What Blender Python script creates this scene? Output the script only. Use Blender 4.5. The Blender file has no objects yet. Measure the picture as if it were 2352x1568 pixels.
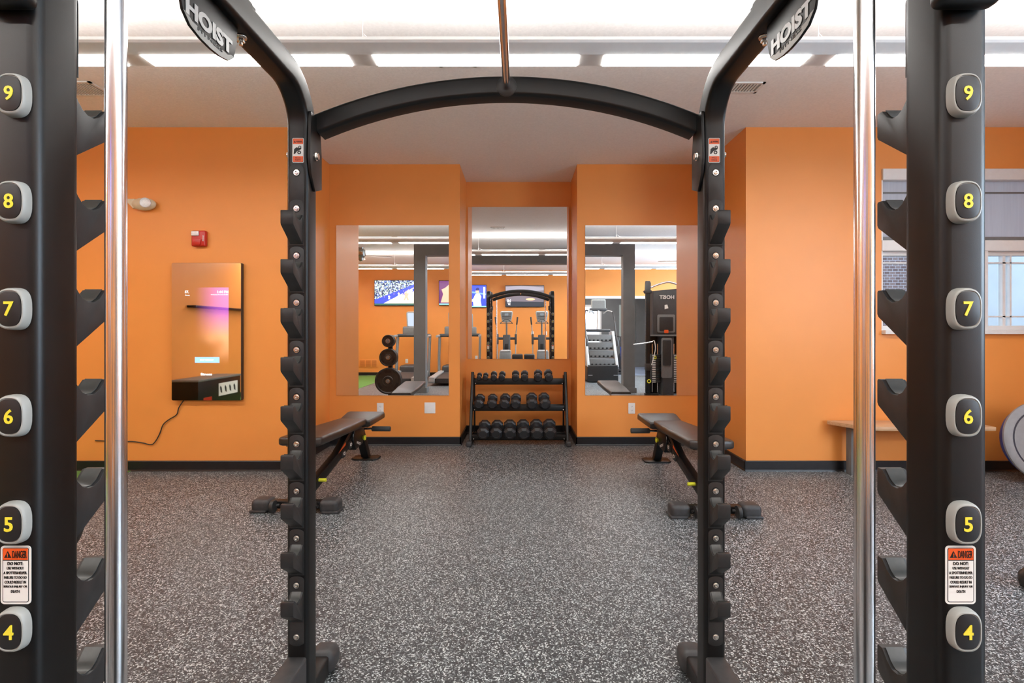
import bpy, bmesh, math, random
from mathutils import Vector, Matrix
random.seed(7)
SC = bpy.context.scene
COL = SC.collection
PI = math.pi

# ---------------------------------------------------------------- camera, world, exposure
EYE = 1.245
cam_d = bpy.data.cameras.new('camera'); cam = bpy.data.objects.new('camera', cam_d); COL.objects.link(cam)
cam.location = (0, 0, EYE); cam.rotation_euler = (PI/2, 0, 0)
cam_d.sensor_width = 36; cam_d.lens = 36*1150/2352
cam_d.shift_x = -18/2352; cam_d.shift_y = -26/2352
cam_d.clip_start = 0.02
SC.camera = cam
SC.view_settings.view_transform = 'Standard'; SC.view_settings.look = 'None'
SC.view_settings.gamma = 1; SC.view_settings.use_curve_mapping = False
SC.view_settings.exposure = 1.3
LAMP_DOWN, LAMP_UP = 13.5, 4.6
W = bpy.data.worlds.new('world'); SC.world = W; W.use_nodes = True
wn = W.node_tree.nodes; wl = W.node_tree.links
bgn = wn['Background']
bgn.inputs[0].default_value = (0.62, 0.74, 0.95, 1); bgn.inputs[1].default_value = 1.6

# ---------------------------------------------------------------- materials
def mat(name, col, rough=.5, metal=0., var=.06, scale=30., bump=0., bscale=200., spec=.5, emit=None, es=0., trans=0., coat=0.):
    m = bpy.data.materials.new(name); m.use_nodes = True
    nt = m.node_tree; N = nt.nodes; L = nt.links; b = N['Principled BSDF']
    tc = N.new('ShaderNodeTexCoord')
    c = (*col, 1) if len(col) == 3 else col
    if var > 0:
        n = N.new('ShaderNodeTexNoise'); n.inputs['Scale'].default_value = scale; n.inputs['Detail'].default_value = 3
        L.new(tc.outputs['Object'], n.inputs['Vector'])
        r = N.new('ShaderNodeValToRGB'); r.color_ramp.elements[0].position = .3; r.color_ramp.elements[1].position = .7
        r.color_ramp.elements[0].color = tuple(max(0, v*(1-var)) for v in c[:3])+(1,)
        r.color_ramp.elements[1].color = tuple(min(1, v*(1+var)) for v in c[:3])+(1,)
        L.new(n.outputs['Fac'], r.inputs['Fac']); L.new(r.outputs['Color'], b.inputs['Base Color'])
    else: b.inputs['Base Color'].default_value = c
    b.inputs['Roughness'].default_value = rough; b.inputs['Metallic'].default_value = metal
    b.inputs['Specular IOR Level'].default_value = spec
    b.inputs['Transmission Weight'].default_value = trans
    b.inputs['Coat Weight'].default_value = coat
    if emit: b.inputs['Emission Color'].default_value = (*emit, 1); b.inputs['Emission Strength'].default_value = es
    if bump > 0:
        n2 = N.new('ShaderNodeTexNoise'); n2.inputs['Scale'].default_value = bscale; n2.inputs['Detail'].default_value = 4
        L.new(tc.outputs['Object'], n2.inputs['Vector'])
        bp = N.new('ShaderNodeBump'); bp.inputs['Strength'].default_value = bump; bp.inputs['Distance'].default_value = .004
        L.new(n2.outputs['Fac'], bp.inputs['Height']); L.new(bp.outputs['Normal'], b.inputs['Normal'])
    return m
M = {}
M['orange'] = mat('orange_paint', (.87, .325, .072), .42, var=.02, scale=3, bump=.12, bscale=260)
M['white'] = mat('white_paint', (.78, .78, .77), .5, var=.02)
M['ceil'] = mat('textured_ceiling', (.90, .89, .88), .85, var=.04, scale=60, bump=.28, bscale=75)
M['base'] = mat('black_vinyl_base', (.010, .010, .012), .35, var=.2)
M['grey_paint'] = mat('grey_paint', (.16, .168, .17), .55, var=.05, scale=6, bump=.1)
M['powder'] = mat('black_powder_coat', (.0045, .0045, .0045), .40, var=.2, scale=14, bump=.03, bscale=900, spec=.42)
M['plastic'] = mat('black_plastic', (.026, .026, .026), .42, var=.12, scale=40, bump=.08, bscale=1200)
M['liner'] = mat('grey_nylon_liner', (.07, .072, .068), .38, var=.15, scale=50)
M['rubber'] = mat('dark_grey_rubber', (.045, .045, .047), .5, var=.15, scale=40)
M['hexrub'] = mat('black_hex_rubber', (.022, .022, .024), .42, var=.2, scale=30, bump=.08, bscale=600)
M['chrome'] = mat('chrome', (.88, .88, .89), .20, 1., var=.03, scale=8)
M['steel'] = mat('bolt_steel', (.75, .73, .68), .25, 1., var=.1, scale=200)
M['silver'] = mat('silver_plastic', (.42, .43, .43), .38, .2, var=.05)
M['lgrey'] = mat('light_grey_plastic', (.36, .37, .345), .45, var=.04)
M['grip'] = mat('foam_grip', (.05, .055, .058), .8, var=.1, scale=200)
M['yellow'] = mat('yellow_paint', (.86, .72, .045), .45, var=.03)
M['yknob'] = mat('yellow_plastic', (.75, .78, .04), .35, var=.03)
M['plate_black'] = mat('plate_black', (.01, .01, .011), .5, var=.1)
M['warn'] = mat('warning_orange', (.78, .10, .012), .4, var=.02)
M['label'] = mat('label_white', (.80, .79, .75), .45, var=.02)
M['ink'] = mat('label_ink', (.006, .006, .006), .5, var=0)
M['vinyl'] = mat('brown_black_vinyl', (.030, .024, .021), .33, var=.12, scale=20, bump=.15, bscale=500, spec=.6)
M['wood'] = None
M['bosu_ring'] = mat('bosu_grey_ring', (.30, .30, .31), .5, var=.05)
M['bosu_deck'] = mat('bosu_dark_deck', (.028, .026, .04), .6, var=.1, scale=60)
M['red'] = mat('red_enamel', (.55, .022, .014), .3, var=.04)
M['cream'] = mat('cream_plastic', (.70, .62, .45), .4, var=.03)
M['iron'] = mat('cast_iron_grey', (.035, .033, .031), .42, .3, var=.2, scale=30)
M['dgrey'] = mat('dark_grey_plastic', (.05, .052, .055), .42, var=.08)
M['mgrey'] = mat('mid_grey_plastic', (.17, .175, .175), .42, var=.06)
M['blue'] = mat('blue_plastic', (.03, .07, .35), .4, var=.05)
M['bluemat'] = mat('blue_grey_floor', (.22, .27, .37), .5, var=.1, scale=3)
M['turf'] = mat('green_turf', (.15, .33, .07), .9, var=.3, scale=220, bump=.9, bscale=500)
M['glassy'] = mat('clear_lens', (.8, .82, .85), .12, 0., var=.1, scale=90, coat=.6)
M['brushed'] = mat('fan_nickel', (.30, .29, .27), .35, .9, var=.06)
M['lamp'] = mat('lamp_lens', (.9, .9, .9), .4, var=0, emit=(1, .975, .94), es=LAMP_DOWN)
M['lamp_bright'] = mat('lamp_lens_bright', (.9, .9, .9), .4, var=0, emit=(1, .975, .94), es=LAMP_DOWN*1.6)
M['lampup'] = mat('lamp_uplight', (.9, .9, .9), .4, var=0, emit=(1, .985, .96), es=LAMP_UP)
M['halo'] = mat('ring_lamp', (.9, .88, .7), .4, var=0, emit=(1, .95, .7), es=1.1)

def mirror_mat():
    m = bpy.data.materials.new('mirror_silver'); m.use_nodes = True
    b = m.node_tree.nodes['Principled BSDF']
    b.inputs['Base Color'].default_value = (.97, .975, .975, 1); b.inputs['Metallic'].default_value = 1; b.inputs['Roughness'].default_value = .0
    return m
M['mirror'] = mirror_mat()
def glass_mat():
    m = bpy.data.materials.new('window_glass'); m.use_nodes = True
    nt = m.node_tree; N = nt.nodes; L = nt.links
    N.remove(N['Principled BSDF'])
    g = N.new('ShaderNodeBsdfGlossy'); g.inputs['Roughness'].default_value = .01
    t = N.new('ShaderNodeBsdfTransparent'); t.inputs[0].default_value = (.9, .95, .96, 1)
    mx = N.new('ShaderNodeMixShader'); mx.inputs[0].default_value = .05; L.new(t.outputs[0], mx.inputs[1]); L.new(g.outputs[0], mx.inputs[2])
    L.new(mx.outputs[0], N['Material Output'].inputs[0])
    return m
M['glass'] = glass_mat()
def floor_mat():
    m = bpy.data.materials.new('flecked_rubber_floor'); m.use_nodes = True
    nt = m.node_tree; N = nt.nodes; L = nt.links; b = N['Principled BSDF']
    tc = N.new('ShaderNodeTexCoord')
    n = N.new('ShaderNodeTexNoise'); n.inputs['Scale'].default_value = 60; n.inputs['Detail'].default_value = 2
    L.new(tc.outputs['Object'], n.inputs['Vector'])
    vm = N.new('ShaderNodeVectorMath'); vm.operation = 'MULTIPLY_ADD'
    L.new(n.outputs['Color'], vm.inputs[0]); vm.inputs[1].default_value = (.012, .012, .012); L.new(tc.outputs['Object'], vm.inputs[2])
    v = N.new('ShaderNodeTexVoronoi'); v.inputs['Scale'].default_value = 210
    L.new(vm.outputs[0], v.inputs['Vector'])
    sx = N.new('ShaderNodeSeparateColor'); L.new(v.outputs['Color'], sx.inputs[0])
    r = N.new('ShaderNodeValToRGB'); cr = r.color_ramp; cr.interpolation = 'CONSTANT'
    cr.elements[0].position = 0; cr.elements[0].color = (.034, .039, .042, 1)
    cr.elements[1].position = .52; cr.elements[1].color = (.088, .099, .106, 1)
    e = cr.elements.new(.70); e.color = (.225, .25, .262, 1)
    e = cr.elements.new(.84); e.color = (.60, .65, .66, 1)
    L.new(sx.outputs[0], r.inputs['Fac'])
    n3 = N.new('ShaderNodeTexNoise'); n3.inputs['Scale'].default_value = .9; n3.inputs['Detail'].default_value = 3
    L.new(tc.outputs['Object'], n3.inputs['Vector'])
    mp = N.new('ShaderNodeMapRange'); mp.inputs[3].default_value = .8; mp.inputs[4].default_value = 1.15
    L.new(n3.outputs['Fac'], mp.inputs[0])
    mm = N.new('ShaderNodeVectorMath'); mm.operation = 'SCALE'; L.new(r.outputs['Color'], mm.inputs[0]); L.new(mp.outputs[0], mm.inputs['Scale'])
    L.new(mm.outputs[0], b.inputs['Base Color'])
    b.inputs['Roughness'].default_value = .42
    bp = N.new('ShaderNodeBump'); bp.inputs['Strength'].default_value = .25; bp.inputs['Distance'].default_value = .002
    L.new(v.outputs['Distance'], bp.inputs['Height']); L.new(bp.outputs[0], b.inputs['Normal'])
    return m
M['floor'] = floor_mat()
def wood_mat():
    m = bpy.data.materials.new('pale_oak'); m.use_nodes = True
    nt = m.node_tree; N = nt.nodes; L = nt.links; b = N['Principled BSDF']
    tc = N.new('ShaderNodeTexCoord'); mp = N.new('ShaderNodeMapping'); mp.inputs['Scale'].default_value = (2, 26, 26)
    n = N.new('ShaderNodeTexNoise'); n.inputs['Scale'].default_value = 2.2; n.inputs['Detail'].default_value = 6; n.inputs['Distortion'].default_value = 1
    L.new(tc.outputs['Object'], mp.inputs[0]); L.new(mp.outputs[0], n.inputs['Vector'])
    r = N.new('ShaderNodeValToRGB'); r.color_ramp.elements[0].position = .3; r.color_ramp.elements[1].position = .7
    r.color_ramp.elements[0].color = (.50, .30, .16, 1); r.color_ramp.elements[1].color = (.68, .46, .28, 1)
    L.new(n.outputs['Fac'], r.inputs[0]); L.new(r.outputs[0], b.inputs['Base Color']); b.inputs['Roughness'].default_value = .4
    return m
M['wood'] = wood_mat()
def brick_mat():
    m = bpy.data.materials.new('brick'); m.use_nodes = True
    nt = m.node_tree; N = nt.nodes; L = nt.links; b = N['Principled BSDF']
    tc = N.new('ShaderNodeTexCoord'); mp = N.new('ShaderNodeMapping'); mp.inputs['Rotation'].default_value = (PI/2, 0, 0)
    bt = N.new('ShaderNodeTexBrick'); bt.inputs['Scale'].default_value = 5.0
    bt.inputs['Color1'].default_value = (.20, .15, .14, 1); bt.inputs['Color2'].default_value = (.10, .075, .075, 1); bt.inputs['Mortar'].default_value = (.42, .42, .44, 1)
    bt.inputs['Mortar Size'].default_value = .02
    L.new(tc.outputs['Object'], mp.inputs[0]); L.new(mp.outputs[0], bt.inputs[0]); L.new(bt.outputs[0], b.inputs['Base Color'])
    b.inputs['Roughness'].default_value = .9
    return m
M['brick'] = brick_mat()
def shade_mat():
    m = bpy.data.materials.new('roller_shade_fabric'); m.use_nodes = True
    nt = m.node_tree; N = nt.nodes; L = nt.links
    N.remove(N['Principled BSDF'])
    tc = N.new('ShaderNodeTexCoord'); mp = N.new('ShaderNodeMapping'); mp.inputs['Scale'].default_value = (60, 1, 2.5)
    n = N.new('ShaderNodeTexNoise'); n.inputs['Scale'].default_value = 1; L.new(tc.outputs['Object'], mp.inputs[0]); L.new(mp.outputs[0], n.inputs[0])
    r = N.new('ShaderNodeValToRGB'); r.color_ramp.elements[0].color = (.62, .63, .67, 1); r.color_ramp.elements[1].color = (.76, .77, .8, 1)
    L.new(n.outputs[0], r.inputs[0])
    d = N.new('ShaderNodeBsdfDiffuse'); t = N.new('ShaderNodeBsdfTranslucent'); mx = N.new('ShaderNodeMixShader')
    L.new(r.outputs[0], d.inputs[0]); L.new(r.outputs[0], t.inputs[0]); L.new(d.outputs[0], mx.inputs[1]); L.new(t.outputs[0], mx.inputs[2])
    L.new(mx.outputs[0], N['Material Output'].inputs[0])
    return m
M['shade'] = shade_mat()
def emis(name, col, s=1.0):
    m = bpy.data.materials.new(name); m.use_nodes = True
    b = m.node_tree.nodes['Principled BSDF']; b.inputs['Base Color'].default_value = (.01, .01, .01, 1)
    b.inputs['Roughness'].default_value = .2
    b.inputs['Emission Color'].default_value = (*col, 1); b.inputs['Emission Strength'].default_value = s
    return m

# ---------------------------------------------------------------- mesh helpers
def V(*a): return Vector(a)
class MB:
    def __init__(s): s.bm = bmesh.new()
    def _merge(s, b, mx=None):
        me = bpy.data.meshes.new('t'); b.to_mesh(me); b.free()
        if mx is not None: me.transform(mx)
        s.bm.from_mesh(me); bpy.data.meshes.remove(me); return s
    def box(s, x0, x1, y0, y1, z0, z1, bev=0, seg=2, mx=None):
        b = bmesh.new(); bmesh.ops.create_cube(b, size=1)
        for v in b.verts: v.co = V((x0+x1)/2+v.co.x*(x1-x0), (y0+y1)/2+v.co.y*(y1-y0), (z0+z1)/2+v.co.z*(z1-z0))
        if bev > 0: bmesh.ops.bevel(b, geom=list(b.edges), offset=bev, segments=seg, profile=.5, affect='EDGES', clamp_overlap=True)
        return s._merge(b, mx)
    def cyl(s, p0, p1, r0, r1=None, n=24, bev=0):
        p0, p1 = Vector(p0), Vector(p1); r1 = r0 if r1 is None else r1
        d = p1-p0; b = bmesh.new()
        bmesh.ops.create_cone(b, cap_ends=True, segments=n, radius1=r0, radius2=r1, depth=d.length)
        if bev > 0:
            es = [e for e in b.edges if any(len(f.verts) > 4 for f in e.link_faces)]
            bmesh.ops.bevel(b, geom=es, offset=bev, segments=3, profile=.5, affect='EDGES', clamp_overlap=True)
        mx = Matrix.Translation((p0+p1)/2) @ d.to_track_quat('Z', 'Y').to_matrix().to_4x4()
        return s._merge(b, mx)
    def sphere(s, c, r, sc=(1, 1, 1), n=20):
        b = bmesh.new(); bmesh.ops.create_uvsphere(b, u_segments=n, v_segments=n//2, radius=r)
        return s._merge(b, Matrix.Translation(Vector(c)) @ Matrix.Diagonal((*sc, 1)))
    def lathe(s, prof, c, axis=(0, 0, 1), n=32):
        b = bmesh.new(); rings = []
        for r, h in prof:
            rings.append([b.verts.new((max(r, 1e-5)*math.cos(2*PI*i/n), max(r, 1e-5)*math.sin(2*PI*i/n), h)) for i in range(n)])
        for a, d in zip(rings, rings[1:]):
            for i in range(n): b.faces.new((a[i], a[(i+1) % n], d[(i+1) % n], d[i]))
        b.faces.new(rings[0][::-1]); b.faces.new(rings[-1])
        mx = Matrix.Translation(Vector(c)) @ Vector(axis).to_track_quat('Z', 'Y').to_matrix().to_4x4()
        return s._merge(b, mx)
    def prism(s, pts, a, h0, h1, bev=0, seg=2, mx=None):
        """polygon pts extruded along axis a: 'x' -> pts are (y,z); 'y' -> (x,z); 'z' -> (x,y)"""
        b = bmesh.new()
        def co(p, h): return {'x': V(h, p[0], p[1]), 'y': V(p[0], h, p[1]), 'z': V(p[0], p[1], h)}[a]
        lo = [b.verts.new(co(p, h0)) for p in pts]; hi = [b.verts.new(co(p, h1)) for p in pts]
        f0 = b.faces.new(lo); f1 = b.faces.new(hi[::-1])
        n = len(pts)
        for i in range(n): b.faces.new((lo[i], hi[i], hi[(i+1) % n], lo[(i+1) % n]))
        bmesh.ops.recalc_face_normals(b, faces=b.faces)
        if bev > 0:
            es = [e for e in b.edges if (e in f0.edges or e in f1.edges)]
            bmesh.ops.bevel(b, geom=es, offset=bev, segments=seg, profile=.5, affect='EDGES', clamp_overlap=True)
        return s._merge(b, mx)
    def sweep(s, prof, path, side, caps=True, closed=False):
        """prof: (a,b) pairs, a along side, b along tangent x side"""
        b = bmesh.new(); side = Vector(side).normalized(); path = [Vector(p) for p in path]; rings = []
        n = len(path)
        for i, p in enumerate(path):
            if closed: t = (path[(i+1) % n]-path[i-1]).normalized(); sc = 1
            else:
                t0 = (p-path[i-1]).normalized() if i > 0 else None
                t1 = (path[i+1]-p).normalized() if i < n-1 else None
                t = (t0+t1).normalized() if t0 and t1 else (t0 or t1)
                sc = 1/max(.3, t.dot(t1)) if (t0 and t1) else 1
            nn = t.cross(side).normalized()
            rings.append([b.verts.new(p+side*a+nn*c*sc) for a, c in prof])
        m = len(prof)
        prs = list(zip(rings, rings[1:])) + ([(rings[-1], rings[0])] if closed else [])
        for r0, r1 in prs:
            for i in range(m): b.faces.new((r0[i], r0[(i+1) % m], r1[(i+1) % m], r1[i]))
        if caps and not closed: b.faces.new(rings[0][::-1]); b.faces.new(rings[-1])
        bmesh.ops.recalc_face_normals(b, faces=b.faces)
        return s._merge(b)
    def tube(s, path, r, n=12):
        """round tube along any path (parallel transport)"""
        path = [Vector(p) for p in path]; b = bmesh.new(); rings = []
        t = (path[1]-path[0]).normalized(); u = t.orthogonal().normalized()
        for i, p in enumerate(path):
            t2 = (path[min(i+1, len(path)-1)]-path[max(i-1, 0)]).normalized()
            q = t.rotation_difference(t2); u = q @ u; t = t2; w = t.cross(u)
            rr = r[i] if isinstance(r, (list, tuple)) else r
            rings.append([b.verts.new(p+(u*math.cos(2*PI*k/n)+w*math.sin(2*PI*k/n))*rr) for k in range(n)])
        for a, d in zip(rings, rings[1:]):
            for k in range(n): b.faces.new((a[k], a[(k+1) % n], d[(k+1) % n], d[k]))
        b.faces.new(rings[0][::-1]); b.faces.new(rings[-1])
        return s._merge(b)
    def torus(s, c, R, r, axis=(0, 0, 1), n=32, m=10, sc=(1, 1)):
        b = bmesh.new(); rings = []
        for i in range(n):
            a = 2*PI*i/n
            rings.append([b.verts.new(((R+r*math.cos(2*PI*k/m))*math.cos(a)*sc[0], (R+r*math.cos(2*PI*k/m))*math.sin(a)*sc[1], r*math.sin(2*PI*k/m))) for k in range(m)])
        for i in range(n):
            for k in range(m): b.faces.new((rings[i][k], rings[(i+1) % n][k], rings[(i+1) % n][(k+1) % m], rings[i][(k+1) % m]))
        return s._merge(b, Matrix.Translation(Vector(c)) @ Vector(axis).to_track_quat('Z', 'Y').to_matrix().to_4x4())
    def quad(s, pts):
        s.bm.faces.new([s.bm.verts.new(Vector(p)) for p in pts]); return s
    def mesh(s, name, material, smooth=35):
        me = bpy.data.meshes.new(name)
        bmesh.ops.recalc_face_normals(s.bm, faces=s.bm.faces)
        s.bm.to_mesh(me); s.bm.free(); me.materials.append(material)
        if smooth:
            for p in me.polygons: p.use_smooth = True
            try: me.set_sharp_from_angle(angle=math.radians(smooth))
            except Exception: pass
        return me
    def build(s, name, material, parent=None, loc=None, smooth=35):
        return place(name, s.mesh(name, material, smooth), parent, loc)
def place(name, me, parent=None, loc=None, rz=0):
    o = bpy.data.objects.new(name, me); COL.objects.link(o)
    if parent: o.parent = parent
    if loc: o.location = loc
    o.rotation_euler.z = rz
    return o
def empty(name, label, cat, loc=(0, 0, 0), rz=0, group=None):
    o = bpy.data.objects.new(name, None); COL.objects.link(o); o.location = loc; o.rotation_euler = (0, 0, rz)
    o.empty_display_size = .1
    return tag(o, label, cat, group)
def tag(o, label=None, cat=None, group=None):
    if label: o['label'] = label
    if cat: o['category'] = cat
    if group: o['group'] = group
    return o
def struct(o, label=None): 
    o['kind'] = 'structure'
    if label: o['label'] = label
    return o
def children(o): return [c for c in COL.objects if c.parent == o]
def copy_tree(o, parent=None):
    c = o.copy(); COL.objects.link(c)
    if parent: c.parent = parent
    for ch in children(o): copy_tree(ch, c)
    return c
def rrect(w, h, r, n=5):
    pts = []
    for cx, cy, a0 in ((w/2-r, h/2-r, 0), (-w/2+r, h/2-r, PI/2), (-w/2+r, -h/2+r, PI), (w/2-r, -h/2+r, 1.5*PI)):
        for i in range(n+1):
            a = a0+PI/2*i/n; pts.append((cx+r*math.cos(a), cy+r*math.sin(a)))
    return pts
def ellipse(w, h, n=32, p=2.4):
    out = []
    for i in range(n):
        a = 2*PI*i/n; c, s_ = math.cos(a), math.sin(a)
        out.append((w/2*math.copysign(abs(c)**(2/p), c), h/2*math.copysign(abs(s_)**(2/p), s_)))
    return out
def arc(c, r, a0, a1, n=10):
    return [(c[0]+r*math.cos(a0+(a1-a0)*i/n), c[1]+r*math.sin(a0+(a1-a0)*i/n)) for i in range(n+1)]
def text_mesh(body, w=None, h=None, bold=0., depth=.0004, mirror=False, shear=0):
    """text standing in the XZ plane, facing -Y, centred; fitted to w x h"""
    cu = bpy.data.curves.new('t', 'FONT'); cu.body = body; cu.size = 1; cu.extrude = .001; cu.offset = bold; cu.resolution_u = 3
    cu.shear = shear
    o = bpy.data.objects.new('t', cu); COL.objects.link(o)
    bpy.context.view_layer.update()
    me = bpy.data.meshes.new_from_object(o.evaluated_get(bpy.context.evaluated_depsgraph_get()))
    bpy.data.objects.remove(o); bpy.data.curves.remove(cu)
    xs = [v.co.x for v in me.vertices]; ys = [v.co.y for v in me.vertices]
    cx, cy = (min(xs)+max(xs))/2, (min(ys)+max(ys))/2; sw, sh = max(xs)-min(xs), max(ys)-min(ys)
    fy = h/sh if h else w/sw; fx = w/sw if w else fy
    for v in me.vertices:
        v.co = V((v.co.x-cx)*fx, -v.co.z/.001*depth, (v.co.y-cy)*fy)
    return me
def add_text(name, body, material, parent, loc, w=None, h=None, bold=0., rz=0, rot=None, shear=0, depth=.0004):
    me = text_mesh(body, w, h, bold, depth=depth, shear=shear); me.name = name; me.materials.append(material)
    o = place(name, me, parent, loc)
    o.rotation_euler = rot if rot else (0, 0, rz)
    return o

# ================================================================ SETTING
CEIL = 3.04
YA, YP, YW, YR = 6.07, 5.42, 4.43, -2.9       # alcove back, mirror piers, near walls, rear wall
XL, XR = -2.06, 2.0                            # side walls of the mirror recess
WL, WR = -5.2, 5.4; WZ0_ = 1.21
AL, AR = -.65, .62                             # alcove sides at the wall
T = .12
fl = MB().box(WL-.1, WR+.1, YR-.1, YA+.1, -.1, 0).build('floor', M['floor'], smooth=0); struct(fl)
tf = MB().box(WL, -3.43, YR, YW, 0, .006).build('floor_turf', M['turf'], smooth=0); struct(tf)
struct(MB().box(WL-.1, WR+.1, YR-.1, YA+.1, CEIL, CEIL+.1).build('ceiling', M['ceil'], smooth=0))
def wall(name, x0, x1, y0, y1, z0=0, z1=CEIL, m='orange'):
    return struct(MB().box(x0, x1, y0, y1, z0, z1).build(name, M[m], smooth=0))
wall('wall_back', AL-.2, AR+.2, YA, YA+T)
wall('wall_back_pier_left', XL-T, AL, YP, YA)
wall('wall_back_pier_right', AR, XR+T, YP, YA)
wall('wall_recess_left', XL-T, XL, YW, YP)
wall('wall_recess_right', XR, XR+T, YW, YP)
wall('wall_front_left', WL, XL-T, YW, YW+T)
WZ0_ = 1.21
WX0, WX1, WZ0, WZ1 = 3.20, 5.0, 1.21, 2.67     # window opening
m = MB(); m.box(XR+T, WX0, YW, YW+T, 0, CEIL); m.box(WX1, WR, YW, YW+T, 0, CEIL); m.box(WX0, WX1, YW, YW+T, 0, WZ0); m.box(WX0, WX1, YW, YW+T, WZ1, CEIL)
struct(m.build('wall_front_right', M['orange'], smooth=0))
wall('wall_left', WL-T, WL, YR, YW+T)
WY0, WY1 = -2.1, .9
m = MB(); m.box(WR, WR+T, YR, WY0, 0, CEIL); m.box(WR, WR+T, WY1, YW+T, 0, CEIL); m.box(WR, WR+T, WY0, WY1, 0, WZ0_); m.box(WR, WR+T, WY0, WY1, 2.67, CEIL)
struct(m.build('wall_right', M['orange'], smooth=0))
m = MB(); m.box(WR-.02, WR+T, WY0, WY1, WZ0_, WZ0_+.04, .004); m.box(WR-.02, WR+T, WY0, WY1, 2.6, 2.67, .004)
for y_ in (WY0, WY0+1, WY0+1.97, WY1-.07): m.box(WR-.02, WR+T, y_, y_+.07, WZ0_, 2.67, .004)
o = struct(m.build('added_window_3', M['white'], smooth=0)); MB().box(WR+.05, WR+.056, WY0+.05, WY1-.05, WZ0_+.03, 2.62).build('window_pane', M['glass'], o, smooth=0)  # unseen window, added to let cool light in from the right
ld = bpy.data.lights.new('added_daylight', 'AREA'); ld.shape = 'RECTANGLE'; ld.size = 1.4; ld.size_y = 3.0; ld.energy = 170; ld.color = (.72, .84, 1.0)
lo = bpy.data.objects.new('added_daylight', ld); COL.objects.link(lo); lo.location = (WR+.35, -.6, 2.1); lo.rotation_euler = (0, math.radians(78), 0)  # area lamp added outside that window as its sky light
OX0, OX1, OZ = 1.75, 3.75, 2.12                # opening in the rear wall
m = MB(); m.box(WL, OX0, YR-T, YR, 0, CEIL); m.box(OX1, WR, YR-T, YR, 0, CEIL); m.box(OX0, OX1, YR-T, YR, OZ, CEIL)
struct(m.build('wall_rear', M['orange'], smooth=0))
m = MB(); m.box(OX0-.05, OX1+.05, YR-T-.01, YR+.015, OZ-.01, OZ+.06, .004)
struct(m.build('trim_1', M['white'], smooth=0))
# adjoining room seen through the opening
m = MB(); m.box(.7, 4.9, -6.22, -6.12, 0, CEIL); m.box(.7, .8, -6.2, YR-T, 0, CEIL); m.box(4.8, 4.9, -6.2, YR-T, 0, CEIL)
struct(m.build('wall_adjoining_room', M['grey_paint'], smooth=0))
struct(MB().box(.7, 4.9, -6.2, YR-.1, -.1, .0).build('floor_adjoining_room', M['bluemat'], smooth=0))
struct(MB().box(.7, 4.9, -6.2, YR-.1, 2.75, 2.85).build('ceiling_adjoining_room', M['white'], smooth=0))
lr = empty('added_panel_light', 'added flat white ceiling panel brightening the adjoining room', 'light', (2.6, -4.4, 2.75))  # invented lamp, added because the adjoining room was too dark
MB().box(-.6, .6, -.3, .3, -.03, 0).build('frame', M['white'], lr, smooth=0); MB().box(-.57, .57, -.27, .27, -.034, -.031).build('diffuser', M['lamp'], lr, smooth=0)
# grey portal: two columns and a beam
m = MB(); m.box(-2.11, -1.88, .64, .86, 0, CEIL); m.box(-2.14, -1.85, .61, .89, 0, .1, .004)
struct(m.build('wall_column_left', M['grey_paint'], smooth=0))
m = MB(); m.box(2.06, 2.29, .64, .86, 0, CEIL); m.box(2.03, 2.32, .61, .89, 0, .1, .004)
struct(m.build('wall_column_right', M['grey_paint'], smooth=0))
struct(MB().box(-1.88, 2.06, .64, .86, 2.735, CEIL).build('ceiling_beam', M['grey_paint'], smooth=0))
# baseboards
def baseboard(name, x0, y0, x1, y1, nrm):
    t = .012; nx, ny = nrm; h = .092
    a, b_ = V(x0, y0, 0), V(x1, y1, 0); n_ = V(nx, ny, 0)
    pr = [(0, 0), (t+.006, 0), (t+.004, .006), (t, .014), (t, h-.006), (t-.004, h), (0, h)]
    bm = MB(); q = bmesh.new()
    ra = [q.verts.new(a+n_*p[0]+V(0, 0, p[1])) for p in pr]; rb = [q.verts.new(b_+n_*p[0]+V(0, 0, p[1])) for p in pr]
    k = len(pr)
    for i in range(k): q.faces.new((ra[i], ra[(i+1) % k], rb[(i+1) % k], rb[i]))
    q.faces.new(ra); q.faces.new(rb[::-1]); bmesh.ops.recalc_face_normals(q, faces=q.faces)
    bm._merge(q); struct(bm.build(name, M['base'], smooth=0))
baseboard('baseboard_back', AL, YA, AR, YA, (0, -1))
baseboard('baseboard_pier_left', XL, YP, AL+.012, YP, (0, -1))
baseboard('baseboard_pier_right', AR-.012, YP, XR, YP, (0, -1))
baseboard('baseboard_alcove_left', AL, YP-.012, AL, YA, (1, 0))
baseboard('baseboard_alcove_right', AR, YP-.012, AR, YA, (-1, 0))
baseboard('baseboard_recess_left', XL, YW-.012, XL, YP, (1, 0))
baseboard('baseboard_recess_right', XR, YW-.012, XR, YP, (-1, 0))
baseboard('baseboard_front_left', WL, YW, XL+.012, YW, (0, -1))
baseboard('baseboard_front_right', XR-.012, YW, WR, YW, (0, -1))
baseboard('baseboard_rear_left', WL, YR, OX0, YR, (0, 1))
baseboard('baseboard_rear_right', OX1, YR, WR, YR, (0, 1))
baseboard('baseboard_left', WL, YR, WL, YW, (1, 0))
baseboard('baseboard_right', WR, YR, WR, YW, (-1, 0))

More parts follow.
